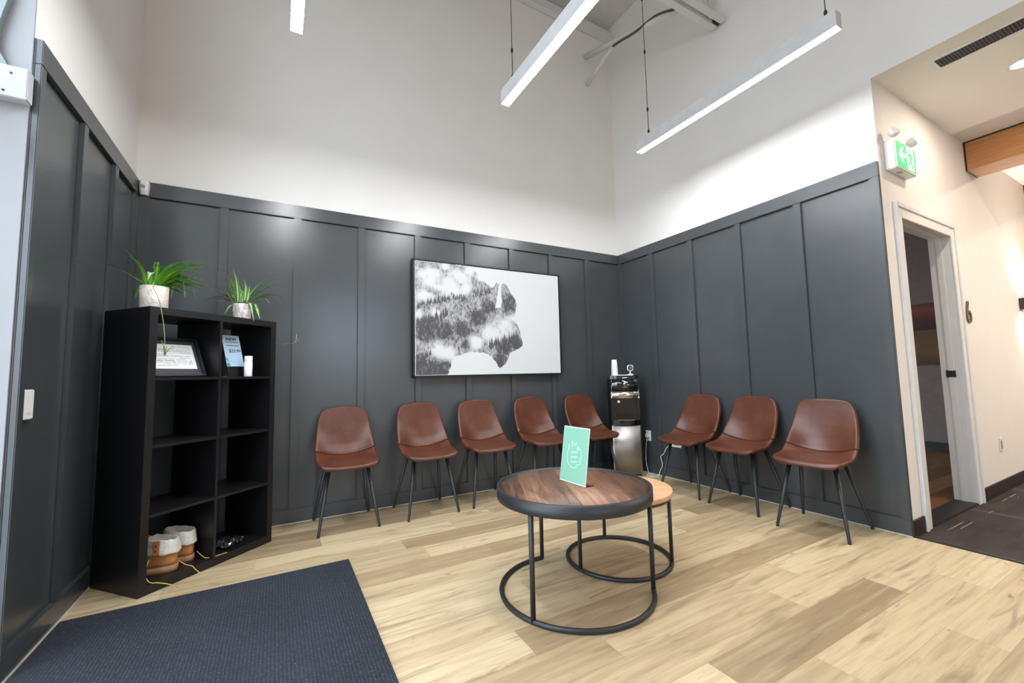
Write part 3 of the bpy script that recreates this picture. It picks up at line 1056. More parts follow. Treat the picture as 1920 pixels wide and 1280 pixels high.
# ------------------------------------------------------------------ picture
t = thing('bison_picture', 'black framed black and white picture of a forest filled bison head', 'picture', (-1.669, 0, 1.06))
ax0, ax1, az0, az1 = -0.787, 0.787, 0.0, 1.055
m = MB()
m.box(ax0, ax0 + 0.012, -0.045, 0, az0, az1, 0.001).box(ax1 - 0.012, ax1, -0.045, 0, az0, az1, 0.001)
m.box(ax0, ax1, -0.045, 0, az0, az0 + 0.012, 0.001).box(ax0, ax1, -0.045, 0, az1 - 0.012, az1, 0.001)
m.build('frame', M['frame_black'], t)
MB().box(ax0 + 0.018, ax1 - 0.018, -0.04, -0.004, az0 + 0.018, az1 - 0.018).build('canvas', M['canvas'], t)
MB().box(ax0 + 0.012, ax1 - 0.012, -0.02, -0.003, az0 + 0.012, az1 - 0.012).build('backing', M['frame_black'], t)
SIL = [[-2.263, 2.094], [-2.102, 2.097], [-1.945, 2.098], [-1.83, 2.034], [-1.796, 1.983], [-1.69, 1.913], [-1.659, 1.916], [-1.634, 1.97],
       [-1.616, 1.95], [-1.597, 1.957], [-1.586, 1.891], [-1.572, 1.953], [-1.553, 1.966], [-1.516, 1.947], [-1.48, 1.877], [-1.424, 1.813],
       [-1.413, 1.757], [-1.425, 1.70], [-1.436, 1.64], [-1.424, 1.585], [-1.399, 1.544], [-1.381, 1.5], [-1.37, 1.444], [-1.352, 1.388],
       [-1.355, 1.354], [-1.392, 1.326], [-1.489, 1.286], [-1.501, 1.275], [-1.522, 1.22], [-1.554, 1.172], [-1.61, 1.134], [-1.628, 1.145],
       [-1.651, 1.194], [-1.68, 1.221], [-1.727, 1.263], [-1.797, 1.284], [-1.889, 1.289], [-1.957, 1.278], [-2.013, 1.257], [-2.079, 1.241],
       [-2.101, 1.211], [-2.118, 1.14], [-2.14, 1.082], [-2.433, 1.082], [-2.433, 2.094]]
rs = random.Random(5)
pts = []
for i, (x, z) in enumerate(SIL):
    x2, z2 = SIL[(i + 1) % len(SIL)]
    pts.append((x, z))
    d = math.hypot(x2 - x, z2 - z)
    if i < 42 and not (9 <= i <= 29):
        nn = int(d / 0.012)
        for q in range(1, nn):
            f = q / nn
            amp = 0.007 if i > 30 else 0.005
            pts.append((x + (x2 - x) * f + rs.uniform(-amp, amp), z + (z2 - z) * f + rs.uniform(-amp, amp)))
o = MB().poly(pts, -0.041, -0.040).build('animal_print', M['print'], t, (1.669, 0, -1.06))
ROWS = [([-2.425, 1.704], [-2.105, 1.808], .05), ([-2.425, 1.545], [-2.129, 1.651], .07), ([-2.105, 1.829], [-1.927, 1.789], .05),
        ([-1.88, 1.858], [-1.69, 1.884], .05), ([-1.725, 1.361], [-1.385, 1.46], .075), ([-2.425, 1.241], [-2.29, 1.281], .06)]
for (a, b, hh) in ROWS:
    m = MB()
    n = int(math.dist(a, b) / 0.011)
    for i in range(n):
        f = (i + rs.uniform(-.4, .4)) / n
        f = min(max(f, 0.03), 0.97)
        x, z = a[0] + (b[0] - a[0]) * f, a[1] + (b[1] - a[1]) * f
        h = hh * rs.uniform(0.5, 1.25)
        wd = h * 0.15
        z -= rs.uniform(0.01, 0.05)
        m.poly([(x, z - h * .35), (x - wd, z), (x - wd * .5, z + h * .3), (x - wd * .7, z + h * .33), (x - wd * .25, z + h * .66), (x, z + h),
                (x + wd * .25, z + h * .64), (x + wd * .7, z + h * .35), (x + wd * .5, z + h * .32), (x + wd, z)], -0.0412 - i * 0.00001, -0.0405 + i * 0.000002)
    m.build('tree_row_print', M['ink'], t, (1.669, 0, -1.06))
MB().poly([(-1.606, 1.95), (-1.594, 1.952), (-1.576, 1.78), (-1.59, 1.719), (-1.652, 1.715), (-1.638, 1.776)], -0.0425, -0.0415) \
    .build('horn_print', M['canvas'], t, (1.669, 0, -1.06))


# ------------------------------------------------------------------ chairs
def shell_point(u, v):
    """u -1..1 across, v 0..1 from the front edge over the crease to the top of the back"""
    prof = [(0.0, -0.242, 0.432), (0.03, -0.243, 0.444), (0.08, -0.222, 0.453), (0.15, -0.178, 0.457), (0.25, -0.10, 0.459),
            (0.36, -0.01, 0.462), (0.45, 0.055, 0.474), (0.50, 0.092, 0.500), (0.58, 0.122, 0.560), (0.70, 0.145, 0.640),
            (0.82, 0.163, 0.725), (0.93, 0.176, 0.800), (1.0, 0.181, 0.848)]
    wid = [(0.0, 0.150), (0.03, 0.176), (0.08, 0.198), (0.15, 0.208), (0.25, 0.213), (0.36, 0.213), (0.45, 0.213), (0.50, 0.213),
           (0.58, 0.211), (0.70, 0.204), (0.82, 0.192), (0.90, 0.179), (0.95, 0.165), (0.98, 0.148), (1.0, 0.118)]

    def ip(tab, v, k):
        for a, b in zip(tab, tab[1:]):
            if v <= b[0] + 1e-9:
                f = (v - a[0]) / (b[0] - a[0])
                return a[k] + (b[k] - a[k]) * f
        return tab[-1][k]
    y = ip(prof, v, 1)
    z = ip(prof, v, 2)
    w = ip(wid, v, 1)
    e = abs(u)
    e2 = e * e
    # bucket: sides lift around the crease, back edges wrap forward
    lift = 0.050 * math.exp(-((v - 0.47) / 0.13) ** 2) * e2 + 0.012 * math.exp(-((v - 0.2) / 0.16) ** 2) * e2
    wrap = 0.055 * math.exp(-((v - 0.56) / 0.2) ** 2) * e2
    if v < 0.1:
        y += 0.030 * e2 * e2 * (1 - v / 0.1)
    if v > 0.85:
        z -= 0.010 * e2 * ((v - 0.85) / 0.15)
    return Vector((u * w, y - wrap, z + lift))


def shell_mesh(v0, v1, nv, nu=18):
    bm = bmesh.new()
    g = [[bm.verts.new(shell_point(-1 + 2 * i / nu, v0 + (v1 - v0) * j / nv)) for i in range(nu + 1)] for j in range(nv + 1)]
    for j in range(nv):
        for i in range(nu):
            bm.faces.new((g[j][i], g[j][i + 1], g[j + 1][i + 1], g[j + 1][i])).smooth = True
    m = MB()
    m.bm.free()
    m.bm = bm
    return m


def make_chair():
    t = thing('leather_chair', '', 'chair', (0, 0, 0), 0, 'leather waiting room chairs')
    for nm, a, b, nv in (('seat', 0.0, 0.470, 18), ('backrest', 0.472, 1.0, 22)):
        o = shell_mesh(a, b, nv).build(nm, M['leather'], t)
        s = o.modifiers.new('pad', 'SOLIDIFY')
        s.thickness = 0.03
        s.offset = 0.0
        s.use_even_offset = False
        ss = o.modifiers.new('round', 'SUBSURF')
        ss.levels = 2
        ss.render_levels = 2
    MB().box(-0.13, 0.13, -0.14, -0.10, 0.425, 0.44, 0.003).build('cross_bar', M['black_metal'], t)
    MB().box(-0.13, 0.13, 0.03, 0.07, 0.43, 0.446, 0.003).build('cross_bar', M['black_metal'], t)
    for sx_ in (-1, 1):
        for yt, yb in ((-0.12, -0.205), (0.05, 0.205)):
            MB().tube([(sx_ * 0.13, yt, 0.44), (sx_ * 0.2, yb, 0.012), (sx_ * 0.2, yb, 0.0)], [0.0145, 0.0095, 0.0095], 12).build('leg', M['black_metal'], t)
    return t


CH = [((-3.017, -0.222), 0.0, 'brown leather chair nearest the black shelf, farthest left of all the chairs'),
      ((-2.415, -0.237), 0.03, 'brown leather chair under the left end of the bison picture, second from the shelf'),
      ((-1.875, -0.222), 0.0, 'brown leather chair under the middle of the picture, third from the shelf'),
      ((-1.300, -0.225), 0.0, 'brown leather chair under the right end of the picture, behind the green sign\'s left'),
      ((-0.700, -0.225), 0.0, 'brown leather chair left of the water cooler, partly behind the green sign'),
      ((-0.205, -1.055), -PI / 2, 'brown leather chair on the right wall nearest the water cooler'),
      ((-0.209, -1.548), -PI / 2, 'brown leather chair in the middle of the three on the right wall'),
      ((-0.262, -2.100), -PI / 2 + 0.1, 'brown leather chair on the right wall nearest the hall doorway')]
c0 = make_chair()
for i, ((x, y), rz, lb) in enumerate(CH):
    if i == 0:
        c0.location = (x, y, 0)
        c0.rotation_euler = (0, 0, rz)
        c0['label'] = lb
    else:
        dup(c0, (x, y, 0), rz, lb)

# ------------------------------------------------------------------ tables
bx, by, br = -2.166, -1.878, 0.383
t = thing('coffee_table', 'large round walnut plank coffee table with a black tray rim, in front', 'table', (bx, by, 0))
MB().lathe([(0.0, 0.472), (br - 0.012, 0.472), (br - 0.012, 0.503), (0.0, 0.503)], 72, cap=False).build('top', M['walnut'], t)
MB().lathe([(br - 0.011, 0.456), (br, 0.456), (br + 0.001, 0.458), (br + 0.001, 0.512), (br - 0.011, 0.513), (br - 0.011, 0.456)], 96, cap=False).build('rim', M['black_metal'], t)
ra = br - 0.013
a0, a1 = math.radians(84), math.radians(323)
arc = [(ra * math.cos(a0 + (a1 - a0) * i / 60), ra * math.sin(a0 + (a1 - a0) * i / 60), 0.012) for i in range(61)]
MB().tube(arc, 0.0115, 10).build('base_ring', M['black_metal'], t)
for a in (math.radians(84), math.radians(203), math.radians(323)):
    x, y = ra * math.cos(a), ra * math.sin(a)
    MB().tube([(x, y, 0.01), (x, y, 0.458)], 0.0115, 12).build('leg', M['black_metal'], t)
sx0, sy0, sr = -1.746, -1.727, 0.31
t = thing('side_table', 'smaller lower round table with a pale orange top tucked behind the walnut table', 'table', (sx0, sy0, 0))
MB().lathe([(0.0, 0.378), (sr, 0.378), (sr + 0.002, 0.382), (sr + 0.002, 0.402), (sr, 0.405), (0.0, 0.405)], 72, cap=False).build('top', M['cedar'], t)
MB().lathe([(sr - 0.03, 0.362), (sr - 0.008, 0.362), (sr - 0.008, 0.378), (sr - 0.03, 0.378), (sr - 0.03, 0.362)], 72, cap=False).build('support_ring', M['black_metal'], t)
rr = 0.289
MB().tube([(rr * math.cos(2 * PI * i / 72), rr * math.sin(2 * PI * i / 72), 0.012) for i in range(72)], 0.0115, 10, closed=True).build('base_ring', M['black_metal'], t)
for a in (184, 64, -48):
    a = math.radians(a)
    x, y = rr * math.cos(a), rr * math.sin(a)
    MB().tube([(x, y, 0.01), (x, y, 0.366)], 0.0105, 12).build('leg', M['black_metal'], t)

# green leaflet in an acrylic stand, leaning back
sgx = Vector((-2.150 + 2.160, -1.958 + 1.759))
yaw_s = math.atan2(sgx.y, sgx.x)
t = thing('tabletop_sign', 'mint green leaflet in a clear tilted stand on the walnut table', 'sign', (-2.155, -1.8585, 0.5036), yaw_s)
TILT = Matrix.Rotation(math.radians(-9), 4, 'X')
hw = 0.1
MB().box(-hw, hw, -0.0015, 0.0015, 0.002, 0.285).move(TILT).build('card_edge', M['white_plastic'], t)
MB().box(-hw + 0.003, hw - 0.003, -0.0028, -0.0015, 0.008, 0.281).move(TILT).build('card', M['mint'], t)
MB().box(-hw, hw, 0.0, 0.055, 0.0, 0.0028, 0.001).build('acrylic_base', M['clear'], t)
m = MB()
cz = 0.135
for (s0, s1) in ((-40, 75), (150, 300)):
    n = 24
    for i in range(n):
        aa, ab = math.radians(s0 + (s1 - s0) * i / n), math.radians(s0 + (s1 - s0) * (i + 1) / n)
        ro, ri = 0.058, 0.0545
        m.poly([(ro * math.cos(aa), cz + ro * math.sin(aa)), (ro * math.cos(ab), cz + ro * math.sin(ab)), (ri * math.cos(ab), cz + ri * math.sin(ab)), (ri * math.cos(aa), cz + ri * math.sin(aa))], -0.0036, -0.0029)
for (sa, sb) in ((-35, 10), (-70, -40)):
    aa, ab = math.radians(sa), math.radians(sb)
    m.poly([(0.05 * math.cos(aa), cz + 0.05 * math.sin(aa)), (0.053 * math.cos(ab), cz + 0.053 * math.sin(ab)), (0.042 * math.cos((aa + ab) / 2), cz + 0.042 * math.sin((aa + ab) / 2))], -0.0036, -0.0029)
for i, dz in enumerate((0.022, -0.002, -0.026)):
    m.poly([(-0.012, cz + dz - 0.007), (0.024, cz + dz - 0.001), (0.023, cz + dz + 0.007), (-0.013, cz + dz + 0.001)], -0.0036, -0.0029)
    m.poly([(-0.024, cz + dz - 0.009), (-0.017, cz + dz - 0.008), (-0.018, cz + dz + 0.004), (-0.025, cz + dz + 0.003)], -0.0036, -0.0029)
for (lx, lz, an, ln) in ((-0.03, 0.055, 60, .034), (-0.042, 0.035, 105, .034), (-0.012, 0.066, 25, .032), (0.01, 0.055, -20, .03), (-0.02, 0.045, 95, .05)):
    a = math.radians(an)
    dx, dz = math.cos(a), math.sin(a)
    m.poly([(lx, cz + lz - 0.01), (lx + dx * ln * .5 - dz * .006, cz + lz - 0.01 + dz * ln * .5 + dx * .006), (lx + dx * ln, cz + lz - 0.01 + dz * ln), (lx + dx * ln * .5 + dz * .006, cz + lz - 0.01 + dz * ln * .5 - dx * .006)], -0.0036, -0.0029)
m.move(TILT).build('emblem', M['mint_light'], t)

# ------------------------------------------------------------------ cube shelf and what stands on it
SA = math.radians(41.34)
shx, shy = -4.066, -0.825
SU = Vector((math.cos(SA), math.sin(SA)))
SV = Vector((-SU.y, SU.x))
SW, SD, SH = 0.763, 0.385, 1.465


def shp(s, d, z):
    p = Vector((shx, shy)) + SU * s + SV * d
    return Vector((p.x, p.y, z))


t = thing('cube_shelf', 'tall black open cube shelf set across the left corner', 'shelf', (shx, shy, 0), SA)
MB().box(0, 0.038, 0, SD, 0, SH - 0.038, 0.001).build('side_panel', M['black_lam'], t)
MB().box(SW - 0.038, SW, 0, SD, 0, SH - 0.038, 0.001).build('side_panel', M['black_lam'], t)
MB().box(0, SW, 0, SD, SH - 0.038, SH, 0.001).build('top_panel', M['black_lam'], t)
MB().box(0.038, SW - 0.038, 0, SD, 0, 0.045, 0.001).build('bottom_panel', M['black_lam'], t)
MB().box(SW / 2 - 0.008, SW / 2 + 0.008, 0.002, SD, 0.045, SH - 0.038, 0.001).build('divider', M['black_lam'], t)
for z in (0.376, 0.726, 1.077):
    for x0, x1 in ((0.038, SW / 2 - 0.008), (SW / 2 + 0.008, SW - 0.038)):
        MB().box(x0, x1, 0.003, SD, z, z + 0.016, 0.001).build('shelf_board', M['black_lam'], t)


def pot(t, r, h, mat):
    MB().lathe([(r * 0.96, 0.0), (r, 0.004), (r * 1.02, h), (r * 0.95, h), (r * 0.93, h - 0.02), (0.0, h - 0.02)], 40, cap=False).build('pot', mat, t)
    MB().lathe([(r * 0.94, h - 0.024), (r * 0.5, h - 0.012), (0.0, h - 0.01)], 24, cap=False).build('soil', M['soil'], t)


L1 = [[[-4.11, -0.733, 1.586], [-4.123, -0.773, 1.668], [-4.191, -0.825, 1.764]], [[-4.103, -0.731, 1.587], [-4.141, -0.763, 1.7], [-4.181, -0.795, 1.724]],
      [[-4.105, -0.732, 1.585], [-4.161, -0.715, 1.627], [-4.22, -0.7, 1.669]], [[-4.11, -0.733, 1.586], [-4.191, -0.742, 1.662], [-4.345, -0.766, 1.679]],
      [[-4.096, -0.73, 1.585], [-4.081, -0.764, 1.649], [-4.086, -0.802, 1.598]], [[-4.072, -0.725, 1.588], [-4.065, -0.73, 1.707], [-4.081, -0.739, 1.68]],
      [[-4.067, -0.724, 1.588], [-4.051, -0.723, 1.694], [-4.019, -0.718, 1.675]], [[-4.058, -0.722, 1.586], [-3.998, -0.741, 1.705], [-3.834, -0.739, 1.75]],
      [[-4.053, -0.721, 1.587], [-3.994, -0.688, 1.702], [-3.873, -0.642, 1.753]], [[-4.048, -0.72, 1.586], [-3.96, -0.738, 1.7], [-3.775, -0.736, 1.727]],
      [[-4.043, -0.719, 1.585], [-3.988, -0.718, 1.662], [-3.919, -0.714, 1.693]], [[-4.038, -0.718, 1.585], [-3.977, -0.704, 1.666], [-3.943, -0.696, 1.538]],
      [[-4.033, -0.717, 1.583], [-3.95, -0.707, 1.662], [-3.805, -0.684, 1.584]], [[-4.033, -0.717, 1.583], [-3.965, -0.695, 1.649], [-3.837, -0.661, 1.658]],
      [[-4.029, -0.716, 1.582], [-3.979, -0.684, 1.63], [-3.86, -0.638, 1.585]], [[-4.024, -0.715, 1.581], [-3.994, -0.667, 1.609], [-3.925, -0.612, 1.623]],
      [[-4.05, -0.721, 1.586], [-3.998, -0.73, 1.639], [-3.841, -0.718, 1.629]], [[-4.081, -0.727, 1.587], [-4.077, -0.712, 1.648], [-4.07, -0.697, 1.649]],
      [[-4.118, -0.734, 1.576], [-4.138, -0.72, 1.564], [-4.156, -0.706, 1.521]]]
L2 = [[[-3.728, -0.366, 1.584], [-3.749, -0.386, 1.706], [-3.779, -0.406, 1.748]], [[-3.716, -0.365, 1.585], [-3.728, -0.411, 1.726], [-3.757, -0.458, 1.805]],
      [[-3.704, -0.364, 1.586], [-3.717, -0.322, 1.683], [-3.734, -0.281, 1.758]], [[-3.681, -0.363, 1.586], [-3.674, -0.38, 1.676], [-3.69, -0.4, 1.734]],
      [[-3.665, -0.362, 1.587], [-3.657, -0.378, 1.644], [-3.653, -0.395, 1.689]], [[-3.669, -0.362, 1.586], [-3.608, -0.323, 1.712], [-3.496, -0.28, 1.826]],
      [[-3.657, -0.361, 1.587], [-3.598, -0.35, 1.663], [-3.49, -0.335, 1.729]], [[-3.645, -0.36, 1.588], [-3.557, -0.357, 1.69], [-3.443, -0.353, 1.732]],
      [[-3.637, -0.36, 1.589], [-3.557, -0.33, 1.651], [-3.453, -0.299, 1.641]], [[-3.637, -0.36, 1.586], [-3.555, -0.397, 1.624], [-3.463, -0.434, 1.586]],
      [[-3.739, -0.366, 1.581], [-3.785, -0.351, 1.644], [-3.847, -0.336, 1.682]], [[-3.739, -0.366, 1.581], [-3.793, -0.381, 1.619], [-3.89, -0.399, 1.577]],
      [[-3.743, -0.367, 1.581], [-3.78, -0.406, 1.643], [-3.815, -0.445, 1.674]], [[-3.747, -0.367, 1.578], [-3.795, -0.356, 1.6], [-3.834, -0.344, 1.595]],
      [[-3.657, -0.361, 1.58], [-3.641, -0.42, 1.554], [-3.62, -0.48, 1.446]], [[-3.62, -0.359, 1.578], [-3.602, -0.384, 1.518], [-3.588, -0.41, 1.47]],
      [[-3.629, -0.359, 1.611], [-3.613, -0.347, 1.6], [-3.595, -0.334, 1.579]], [[-3.747, -0.367, 1.564], [-3.767, -0.386, 1.536], [-3.784, -0.406, 1.491]],
      [[-3.692, -0.363, 1.585], [-3.695, -0.342, 1.648], [-3.681, -0.319, 1.667]], [[-3.724, -0.365, 1.582], [-3.758, -0.348, 1.632], [-3.798, -0.33, 1.619]]]

p1 = shp(0.06, 0.08, SH)
t = thing('spider_plant', 'lush spider plant in a pale marble pot on the shelf\'s left end', 'plant', p1, 0, 'spider plants on the cube shelf')
pot(t, 0.0615, 0.118, M['marble'])
m = MB()
rp = random.Random(11)
for i, (b, mm, tp) in enumerate(L1):
    wv = 0.0155 if i != 11 else 0.016
    m.ribbon([q - p1 for q in quad_curve(b, mm, tp)], wv)
for i in range(30):
    b, mm, tp = rp.choice(L1[7:17])
    o3 = Vector((rp.uniform(-.03, .03), rp.uniform(-.03, .05), rp.uniform(-.03, .0)))
    m.ribbon([q - p1 for q in quad_curve(b, Vector(mm) + o3, Vector(mm) * .35 + Vector(tp) * .65 + o3 * 2)], 0.0145)
m.build('foliage', M['leaf_a'], t)
for k in (4, 5, 11):
    b, mm, tp = L1[k]
    q = quad_curve(b, mm, tp, 16)[8:]
    MB().ribbon([x - p1 + Vector((0, -0.006, 0.003)) for x in q], 0.014).build('pale_leaf_tip', M['leaf_pale'], t)
m = MB()
run = spline([(-4.066, -0.79, 1.583), (-4.055, -0.842, 1.56), (-4.028, -0.848, 1.493), (-4.012, -0.845, 1.41), (-4.0, -0.842, 1.308), (-3.997, -0.842, 1.22)], 6)
m.tube([q - p1 for q in run], 0.0018, 6)
m.build('runner', M['stem'], t)
m = MB()
c = Vector((-3.996, -0.842, 1.205))
for dx, dz, dy in ((-0.012, 0.06, 0), (-0.022, 0.085, .01), (0.02, 0.04, 0), (0.032, 0.055, .012), (0.004, 0.035, -.02), (0.012, 0.05, -.01)):
    m.ribbon([q - p1 for q in quad_curve(c, c + Vector((dx * .4, dy, dz * .55)), c + Vector((dx, dy * 2, dz)), 8)], 0.0035)
m.build('plantlet', M['leaf_b'], t)

p2 = shp(0.585, 0.1, SH)
t = thing('spider_plant', 'striped spider plant in a grey agate pot on the shelf\'s right end', 'plant', p2, 0, 'spider plants on the cube shelf')
pot(t, 0.0515, 0.105, M['agate'])
m = MB()
for i, (b, mm, tp) in enumerate(L2):
    m.ribbon([q - p2 for q in quad_curve(b, mm, tp)], 0.0125)
for i in range(16):
    b, mm, tp = rp.choice(L2[:13])
    o3 = Vector((rp.uniform(-.02, .02), rp.uniform(-.03, .03), rp.uniform(-.02, .0)))
    m.ribbon([q - p2 for q in quad_curve(b, Vector(mm) + o3, Vector(mm) * .4 + Vector(tp) * .6 + o3 * 2)], 0.009)
m.build('foliage', M['leaf_b'], t)
m = MB()
m.tube([q - p2 for q in spline([shp(0.62, 0.12, 1.575), shp(0.70, 0.13, 1.56), shp(0.785, 0.15, 1.47), shp(0.79, 0.15, 1.36), (-3.48, -0.24, 1.322), (-3.42, -0.27, 1.322), (-3.372, -0.30, 1.324)], 6)], 0.0009, 6)
m.build('runner', M['stem'], t)
m = MB()
c = Vector((-3.372, -0.30, 1.324))
for dx, dz in ((0.006, 0.068), (0.016, 0.03), (-0.006, 0.016)):
    m.ribbon([q - p2 for q in quad_curve(c, c + Vector((dx * .7, -0.004, dz * .5)), c + Vector((dx, 0, dz)), 8)], 0.0042)
m.build('plantlet', M['leaf_b'], t)


def on_shelf(name, label, cat, s, d, z, dr=0.0):
    p = shp(s, d, z)
    return thing(name, label, cat, p, SA + dr)


# framed certificate leaning back in the top left cell
t = on_shelf('framed_certificate', 'white certificate in a black frame leaning in the shelf\'s top left cell', 'frame', 0.199, 0.09, 1.093)
LEAN = Matrix.Rotation(math.radians(-24), 4, 'X')
m = MB()
fw, fh = 0.155, 0.245
for x0, x1, z0, z1 in ((-fw, -fw + .016, 0, fh), (fw - .016, fw, 0, fh), (-fw, fw, 0, .016), (-fw, fw, fh - .016, fh)):
    m.box(x0, x1, -0.02, 0.004, z0, z1, 0.003)
m.move(LEAN).build('frame', M['frame_black'], t)
MB().box(-fw + .016, fw - .016, -0.006, 0.0, .016, fh - .016).move(LEAN).build('mat_board', M['matboard'], t)
pp = MB().box(-0.107, 0.118, -0.0085, -0.006, 0.05, 0.205).move(LEAN).build('paper', M['paper'], t)
m = MB()
rl = random.Random(2)
for i in range(13):
    z = 0.187 - i * 0.0098
    x0 = -0.07 if i < 5 else -0.085
    while x0 < 0.09:
        x1 = x0 + rl.uniform(0.02, 0.07)
        if rl.random() < 0.75:
            m.box(x0, min(x1, 0.1), -0.0092, -0.0085, z, z + (0.0032 if rl.random() < .3 else 0.0018))
        x0 = x1 + 0.008
for i in range(20):
    a, b = 2 * PI * i / 20, 2 * PI * (i + 1) / 20
    m.poly([(-0.087 + .014 * math.cos(a), .182 + .014 * math.sin(a)), (-0.087 + .014 * math.cos(b), .182 + .014 * math.sin(b)), (-0.087 + .007 * math.cos(b), .182 + .007 * math.sin(b)), (-0.087 + .007 * math.cos(a), .182 + .007 * math.sin(a))], -0.0092, -0.0085)
m.move(LEAN).build('printed_lines', M['print_grey'], pp)

t = on_shelf('price_sign', 'blue price card reading NEW $23.99 in the shelf\'s top right cell', 'sign', 0.537, 0.06, 1.093, 0.0)
LEAN2 = Matrix.Rotation(math.radians(-17), 4, 'X')
MB().box(-0.06, 0.06, -0.0015, 0.0015, 0.0, 0.285).move(LEAN2).build('acrylic_holder', M['clear'], t)
MB().box(-0.06, 0.06, 0.0, 0.075, 0.0, 0.003).build('acrylic_foot', M['clear'], t)
card = MB().box(-0.058, 0.058, -0.0035, -0.0016, 0.068, 0.28).move(LEAN2).build('card', M['sign_blue'], t)
text('headline', 'NEW', 0.028, M['print_dark'], card, LEAN2 @ Matrix.Translation((0.0, -0.0042, 0.252)) @ STAND, 1.15, 0.0008)
text('price', '$23.99', 0.031, M['print_dark'], card, LEAN2 @ Matrix.Translation((0.012, -0.0042, 0.172)) @ STAND, 0.95)
m = MB()
for z, x0, x1 in ((0.228, -0.04, 0.045), (0.205, -0.035, 0.045)):
    x = x0
    while x < x1:
        e = x + rl.uniform(.008, .02)
        m.box(x, min(e, x1), -0.0042, -0.0035, z, z + 0.0075)
        x = e + 0.003
m.move(LEAN2).build('small_print', M['print_grey'], card)
m = MB()
m.poly([(-0.057, 0.07), (-0.035, 0.07), (-0.035, 0.083), (-0.045, 0.095), (-0.057, 0.085)], -0.0042, -0.0035)
m.poly([(-0.057, 0.115), (-0.044, 0.10), (-0.039, 0.107), (-0.05, 0.125), (-0.057, 0.127)], -0.0042, -0.0035)
m.move(LEAN2).build('swirl', M['teal'], card)
m = MB()
m.poly([(-0.046, 0.093), (-0.029, 0.099), (-0.009, 0.096), (-0.024, 0.107), (-0.04, 0.105)], -0.0044, -0.0037)
m.move(LEAN2).build('swirl_accent', M['orange'], card)

t = on_shelf('spray_bottle', 'small white cylindrical bottle in front of the blue price card', 'bottle', 0.586, 0.03, 1.093)
MB().lathe([(0.0, 0), (0.0225, 0), (0.0235, 0.003), (0.0235, 0.095), (0.0, 0.095)], 28, cap=False).build('body', M['bottle'], t)
MB().lathe([(0.0225, 0.095), (0.023, 0.097), (0.023, 0.129), (0.021, 0.132), (0.0, 0.132)], 28, cap=False).build('cap', M['white_plastic'], t)
m = MB()
for i in range(5):
    a = -0.9 + i * 0.1
    for z in (0.02, 0.03, 0.042):
        m.box(0.0232 * math.sin(a) + 0.0225, 0.0232 * math.sin(a) + 0.0245, -0.0232 * math.cos(a) - 0.0006, -0.0232 * math.cos(a) + 0.001, z, z + 0.008)
m.move(Matrix.Translation((0, 0, 0))).build('label_print', M['print_grey'], t)

# crumpled clear wrap in the lower right cell
bm = bmesh.new()
bmesh.ops.create_grid(bm, x_segments=14, y_segments=12, size=0.5)
rw = random.Random(9)
for v in bm.verts:
    v.co.x *= 0.17
    v.co.y *= 0.13
    v.co.z = 0.003 + rw.random() * 0.024
mm = MB()
mm.bm.free()
mm.bm = bm
k = NT('crumpled_clear_film')
nz = k.noise(k.obj(), 60.0, 3)
k.col(k.ramp(nz, [(0.3, lin((20, 20, 22))), (0.7, lin((54, 54, 58)))]))
k.rough(0.12)
p = shp(0.555, 0.13, 0.045)
o = mm.build('crumpled_film', k.m, None, p, (0, 0, SA + 0.3))
tag(o, 'crumpled glossy dark plastic film in the shelf\'s bottom right cell', 'plastic film')


# ------------------------------------------------------------------ boots
def ell(cx, cy, ax, ay, z, n=28, sq=2.4, jit=0.0, rnd=None, tilt=0.0):
    out = []
    for i in range(n):
        a = 2 * PI * i / n
        c_, s_ = math.cos(a), math.sin(a)
        x = ax * math.copysign(abs(c_) ** (2 / sq), c_)
        y = ay * math.copysign(abs(s_) ** (2 / sq), s_)
        q = (rnd.uniform(-jit, jit) if rnd else 0)
        out.append((cx + x * (1 + q), cy + y * (1 + q), z + y * tilt + (rnd.uniform(-jit, jit) * .12 if rnd else 0)))
    return out


